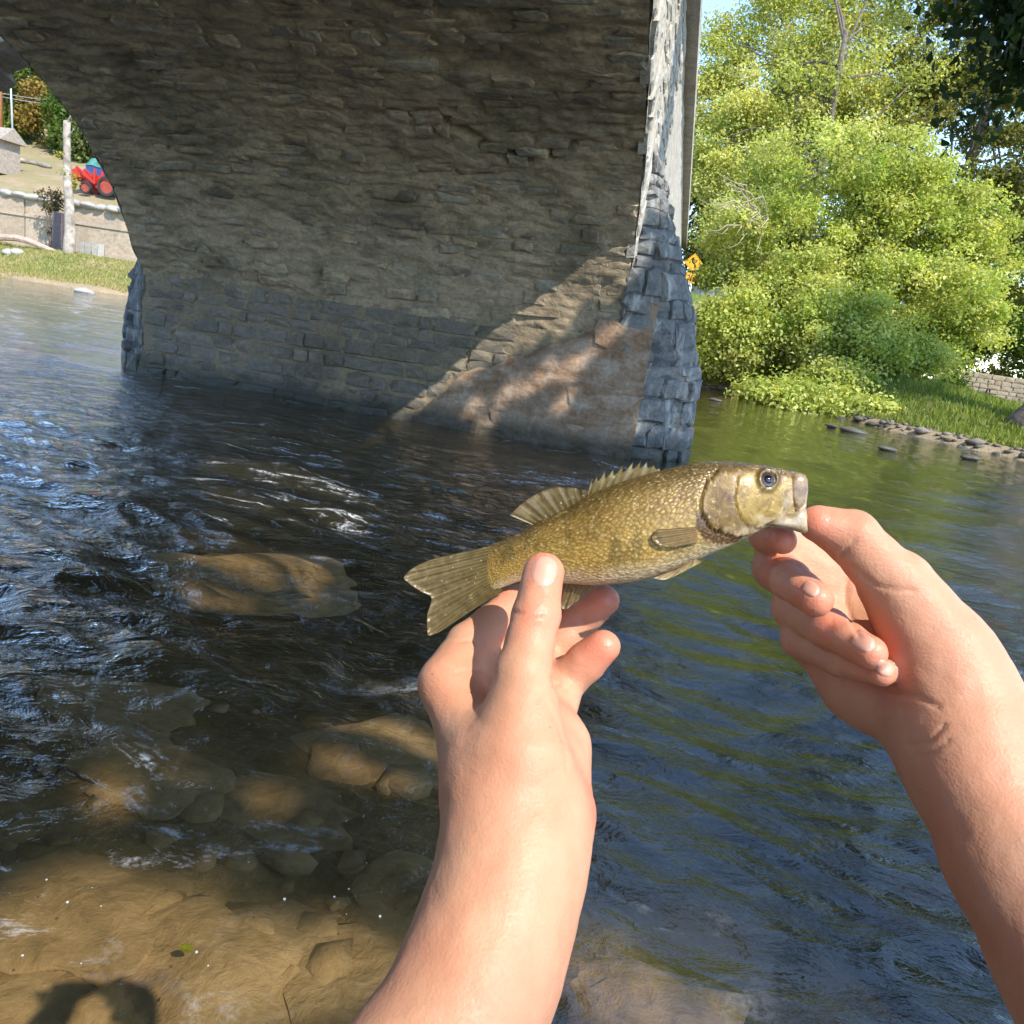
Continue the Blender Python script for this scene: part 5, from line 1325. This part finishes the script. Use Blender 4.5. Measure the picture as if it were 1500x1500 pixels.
def fish_mat():
    t = NT('bass_skin'); c = t.attr('col'); s = t.n('ShaderNodeSeparateColor', {0: t.attr('scal')}); sc = s.outputs[0]
    uvn = t.n('ShaderNodeUVMap', uv_map='UVMap').outputs[0]
    vo = t.n('ShaderNodeTexVoronoi', {'Vector': t.n('ShaderNodeMapping', {'Vector': uvn, 'Rotation': (0, 0, radians(45)), 'Scale': (1.25, 1.25, 1)}).outputs[0], 'Scale': 1.0, 'Randomness': .8})
    dist = vo.outputs['Distance']; cell = t.n('ShaderNodeSeparateColor', {0: vo.outputs['Color']}).outputs[0]
    p = t.pos(); sp = t.noise(p, 420, 3, .6); big = t.noise(p, 70, 4, .6)
    edge = t.math('MULTIPLY', t.maprange(dist, .38, .62), sc)
    c1 = t.mix(t.math('MULTIPLY', edge, .42), c, t.mix(1.0, c, (.30, .27, .2), 'MULTIPLY'))
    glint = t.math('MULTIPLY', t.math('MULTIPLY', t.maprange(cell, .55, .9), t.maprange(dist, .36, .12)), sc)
    c2 = t.mix(t.math('MULTIPLY', glint, .55), c1, (.74, .58, .24))  # gold glints painted into scattered scales
    c3 = t.mix(t.maprange(big, .5, .66, 0, .4), c2, t.mix(1.0, c2, (.5, .46, .36), 'MULTIPLY'))
    hd = t.math('SUBTRACT', 1., sc); hn = t.noise(p, 150, 6, .7, .8); hn2 = t.noise(p, 330, 4, .6, .3)
    c3 = t.mix(t.math('MULTIPLY', hd, t.maprange(hn, .45, .62, 0, .75)), c3, t.mix(1.0, c3, (.38, .27, .13), 'MULTIPLY'))
    c3 = t.mix(t.math('MULTIPLY', hd, t.maprange(hn2, .60, .70, 0, .6)), c3, (.58, .46, .20))  # pale glints painted into the head colour
    c4 = t.mix(t.maprange(sp, .60, .72, 0, .35), c3, (.6, .5, .27))
    h = t.math('ADD', t.math('MULTIPLY', t.math('SUBTRACT', 1., dist), t.math('MULTIPLY', sc, .9)), t.math('MULTIPLY', sp, .25))
    h = t.math('ADD', h, t.math('MULTIPLY', hd, t.math('MULTIPLY', hn, .8)))
    nb = t.bump(h, .45, .0011)
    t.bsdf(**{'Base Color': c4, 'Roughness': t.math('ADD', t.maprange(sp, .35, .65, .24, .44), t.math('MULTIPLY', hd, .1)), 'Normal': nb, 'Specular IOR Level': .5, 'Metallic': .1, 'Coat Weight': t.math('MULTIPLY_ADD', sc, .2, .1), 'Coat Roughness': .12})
    return t.m
FV, FF = fish_body()
def fin_mat(name, col, ray_col, scale=1.0, trans=.35):
    t = NT(name); c = t.attr('col'); n = t.noise(t.pos(), 260, 4, .65)
    cc = t.mix(t.maprange(n, .35, .7), c, t.mix(1.0, c, (.55, .5, .42), 'MULTIPLY'))
    gl = t.noise(t.pos(), 500, 2); cc = t.mix(t.maprange(gl, .66, .74, 0, .6), cc, (.75, .65, .42))
    b = t.n('ShaderNodeBsdfPrincipled', {'Base Color': cc, 'Roughness': .3, 'Specular IOR Level': .5}); tr = t.n('ShaderNodeBsdfTranslucent', {'Color': cc})
    m = t.n('ShaderNodeMixShader', {0: trans, 1: b.outputs[0], 2: tr.outputs[0]}); return t.done(m.outputs[0])
M_fin = fin_mat('fin_membrane', None, None)
def fin(name, base, tip, rays, col0, col1, dd0=0., dd1=0., m=10, thick=.0007, ripple=.0006, spines=None, parent=FISH):
    """membrane between two polylines; every other column is a raised ray"""
    nb = rays*4+1; b = spl(np.asarray(base, float), nb); t = spl(np.asarray(tip, float), nb)
    if spines is not None:                  # toothed upper edge
        for i in range(nb):
            ph = (i % 4)/4.0; k = 1-spines*abs(sin(pi*ph)); t[i] = b[i]+(t[i]-b[i])*k
    V = []; C_ = []
    for sgn in (-1, 1):
        for i in range(nb):
            for j in range(m):
                f = j/(m-1); q = b[i]*(1-f)+t[i]*f; dep = fish_depth(b[i][0])+dd0*(1-f)+dd1*f+ripple*.6*sin(i*.9)*f
                rib = (1 if i % 4 == 0 else .35)*(1-.55*f)
                V.append(P(q[0], q[1], dep+sgn*(thick*.35+rib*ripple)))
                cc = np.asarray(col0)*(1-f)+np.asarray(col1)*f; C_.append(cc*(1.0 if i % 4 == 0 else .66))
    k = nb*m; Fq = np.concatenate([grid_faces(nb, m), grid_faces(nb, m)[:, ::-1]+k]).tolist()
    for i in range(nb-1): Fq.append([i*m+m-1, (i+1)*m+m-1, k+(i+1)*m+m-1, k+i*m+m-1])
    for j in range(m-1): Fq.append([j, j+1, k+j+1, k+j]); Fq.append([(nb-1)*m+j, (nb-1)*m+j+1, k+(nb-1)*m+j+1, k+(nb-1)*m+j])
    me = mesh_data(name, np.array(V), np.array(Fq), M_fin, True); attr_col(me, 'col', np.array(C_)); return add(name, me, parent)
fin('caudal_fin', [(733, 796), (728, 812), (724, 830), (724, 846), (728, 858), (738, 866)], [(640, 817), (610, 829), (592, 845), (600, 855), (616, 866), (632, 876), (626, 900), (626, 918), (629, 931), (652, 921), (668, 908)], 20, (.22, .17, .06), (.34, .27, .14), 0, .004, 14)
fin('spiny_dorsal_fin', [(859, 728), (880, 720), (905, 710), (935, 700), (966, 692)], [(868, 700), (884, 690), (907, 683), (933, 675), (950, 676), (966, 686)], 9, (.26, .2, .07), (.4, .33, .15), .0, .0, 8, spines=.42)
fin('soft_dorsal_fin', [(783, 770), (800, 762), (822, 751), (842, 741), (862, 727)], [(747, 755), (763, 739), (787, 723), (813, 713), (840, 714), (860, 718)], 11, (.22, .17, .06), (.38, .3, .16), 0, -.002, 10)
fin('anal_fin', [(826, 852), (842, 853), (858, 854), (872, 854)], [(818, 884), (828, 893), (846, 880), (870, 859)], 8, (.3, .22, .08), (.38, .3, .16), .001, .006, 8)
fin('pelvic_fin', [(1022, 818), (1012, 823), (1004, 827), (998, 831)], [(1030, 822), (1000, 838), (975, 849), (957, 847)], 6, (.5, .33, .1), (.62, .5, .28), -.008, -.008, 8)
pf = fin('pectoral_fin', [(1020, 772), (1021, 779), (1022, 787), (1023, 794)], [(962, 776), (955, 788), (966, 799), (990, 801)], 9, (.36, .22, .05), (.28, .19, .055), -.0104, -.0109, 10, ripple=.00015)
def fish_head_parts():
    b = BVHTree.FromPolygons([Vector(v) for v in FV], FF.tolist())
    hit = b.ray_cast(Vector(CP), Vector(ray(1124, 703)))[0]; c = np.array(hit) if hit else P(1124, 703, .336)
    nrm = -FW*.93-IY*.25+IX*.12; nrm /= np.linalg.norm(nrm); a = np.cross(nrm, IX); a /= np.linalg.norm(a); bb = np.cross(a, nrm)
    def dome(name, r, hgt, mat, off, parent, n=20, rings=6):
        V = [c+nrm*(off+hgt)]; Fl = []
        for k in range(1, rings+1):
            ph = k/rings*pi/2
            for i in range(n):
                th = 2*pi*i/n; V.append(c+nrm*(off+hgt*cos(ph))+(a*cos(th)+bb*sin(th))*r*sin(ph))
        for i in range(n): Fl.append((0, 1+i, 1+(i+1) % n))
        for k in range(rings-1):
            for i in range(n): Fl.append((1+k*n+i, 1+(k+1)*n+i, 1+(k+1)*n+(i+1) % n, 1+k*n+(i+1) % n))
        return add(name, mesh_data(name, np.array(V), Fl, mat, True), parent)
    s = .338/F
    mi = NT('iris'); mi.bsdf(**{'Base Color': (.05, .028, .022, 1), 'Roughness': .12, 'Coat Weight': 1.0, 'Coat Roughness': .03})
    mp = NT('pupil'); mp.bsdf(**{'Base Color': (.004, .004, .006, 1), 'Roughness': .06, 'Coat Weight': 1.0, 'Coat Roughness': .02})
    mr = NT('eye_ring'); mr.bsdf(**{'Base Color': (.42, .32, .22, 1), 'Roughness': .2})
    e = dome('eye', 12.5*s, 3.4*s, mi.m, .0004, FISH); dome('pupil_ring', 8.0*s, 3.5*s, mr.m, .0007, e); dome('pupil', 7.4*s, 4.0*s, mp.m, .0008, e)
    # jaws
    def slab(name, poly, d0, th, mat, bulge=.0015, parent=FISH, depths=None):
        """closed lens-shaped plate following a pixel outline"""
        poly = np.asarray(poly, float); n = len(poly); cx = poly.mean(0); V = []; rings = [1, .86, .6, .3]
        for sg in (-1, 1):
            for f in rings:
                for q in poly:
                    p = cx+(q-cx)*f; V.append(P(p[0], p[1], d0+sg*(th*(1-f**4)**.5)))
            V.append(P(cx[0], cx[1], d0+sg*th))
        k = n*len(rings)+1; Fl = []
        for s_ in (0, 1):
            o = s_*k
            for r in range(len(rings)-1):
                for i in range(n):
                    q = (o+r*n+i, o+r*n+(i+1) % n, o+(r+1)*n+(i+1) % n, o+(r+1)*n+i); Fl.append(q if s_ else q[::-1])
            for i in range(n):
                q = (o+(len(rings)-1)*n+i, o+(len(rings)-1)*n+(i+1) % n, o+k-1); Fl.append(q if s_ else q[::-1])
        for i in range(n): Fl.append((i, (i+1) % n, k+(i+1) % n, k+i))
        return add(name, mesh_data(name, np.array(V), Fl, mat, True), parent)
    def jaw_mat(nm, c0, c1):
        t = NT(nm); n = t.noise(t.pos(), 160, 5, .65); t.bsdf(**{'Base Color': t.mix(t.maprange(n, .35, .65), c0, c1), 'Roughness': .25, 'Normal': t.bump(n, .4, .001), 'Coat Weight': .4}); return t.m
    slab('maxilla', [(1158, 697), (1168, 694), (1178, 695), (1183, 702), (1184, 716), (1182, 734), (1177, 746), (1170, 750), (1163, 744), (1159, 728), (1157, 710)], .3430, .0017, jaw_mat('maxilla', (.13, .08, .035), (.34, .235, .13)))
    slab('lower_jaw', [(1116, 768), (1138, 757), (1158, 751), (1172, 746), (1180, 741), (1186, 756), (1190, 770), (1190, 780), (1182, 783), (1168, 779), (1150, 774), (1132, 772)], .3440, .0050, jaw_mat('lower_jaw', (.20, .145, .07), (.44, .36, .25)))
    slab('mouth_lining', [(1168, 705), (1182, 706), (1181, 745), (1184, 765), (1168, 765), (1164, 735)], .348, .006, jaw_mat('mouth_lining', (.62, .36, .3), (.72, .5, .42)))
fish_head_parts()

# ------------------------------------------------------------------ angler on the far bank under the maple
def bank_angler():
    c0 = P(1181, 552, 29.2); g = gz(c0[0], c0[1]); c = np.array([c0[0], c0[1], max(g, 0)])
    c = c-np.array([0, 0, .02]); root = empty('person', c, 'distant person in white shirt and black trousers standing under the maple', 'person')
    def part(name, prims, mat, h=.022):
        S = SDF(c+[-.6, -.6, -.1], c+[.6, .6, 1.9], h)
        for (a, b, r1, r2, k) in prims: S.cone(c+np.array(a), c+np.array(b), r1, r2, k)
        V, Fq = S.mesh(); me = mesh_data(name, V, Fq, mat, True); attr_col(me, 'red', np.zeros((len(V), 3))); return add(name, me, root)
    part('body', [((0, 0, 1.5), (0, 0, 1.62), .085, .1, .03), ((0, 0, 1.35), (0, 0, 1.5), .05, .05, .02), ((-.24, -.06, 1.15), (-.1, -.3, 1.1), .04, .035, .02), ((.24, -.06, 1.15), (.08, -.3, 1.1), .04, .035, .02)], M_skin)
    part('shirt', [((-.1, 0, .95), (-.12, 0, 1.36), .13, .12, .05), ((.1, 0, .95), (.12, 0, 1.36), .13, .12, .05), ((-.19, 0, 1.38), (-.25, -.04, 1.14), .07, .06, .03), ((.19, 0, 1.38), (.25, -.04, 1.14), .07, .06, .03)], M_white)
    part('trousers', [((-.1, 0, .92), (-.11, 0, .05), .12, .07, .03), ((.1, 0, .92), (.11, .02, .05), .12, .07, .03), ((-.1, -.04, .05), (-.1, -.16, .04), .05, .04, .02), ((.1, -.02, .05), (.1, -.14, .04), .05, .04, .02)], M_black)
    part('hair', [((0, .02, 1.66), (0, .03, 1.62), .1, .1, .02)], mat_simple('dark_hair', (.03, .02, .015)))
bank_angler()
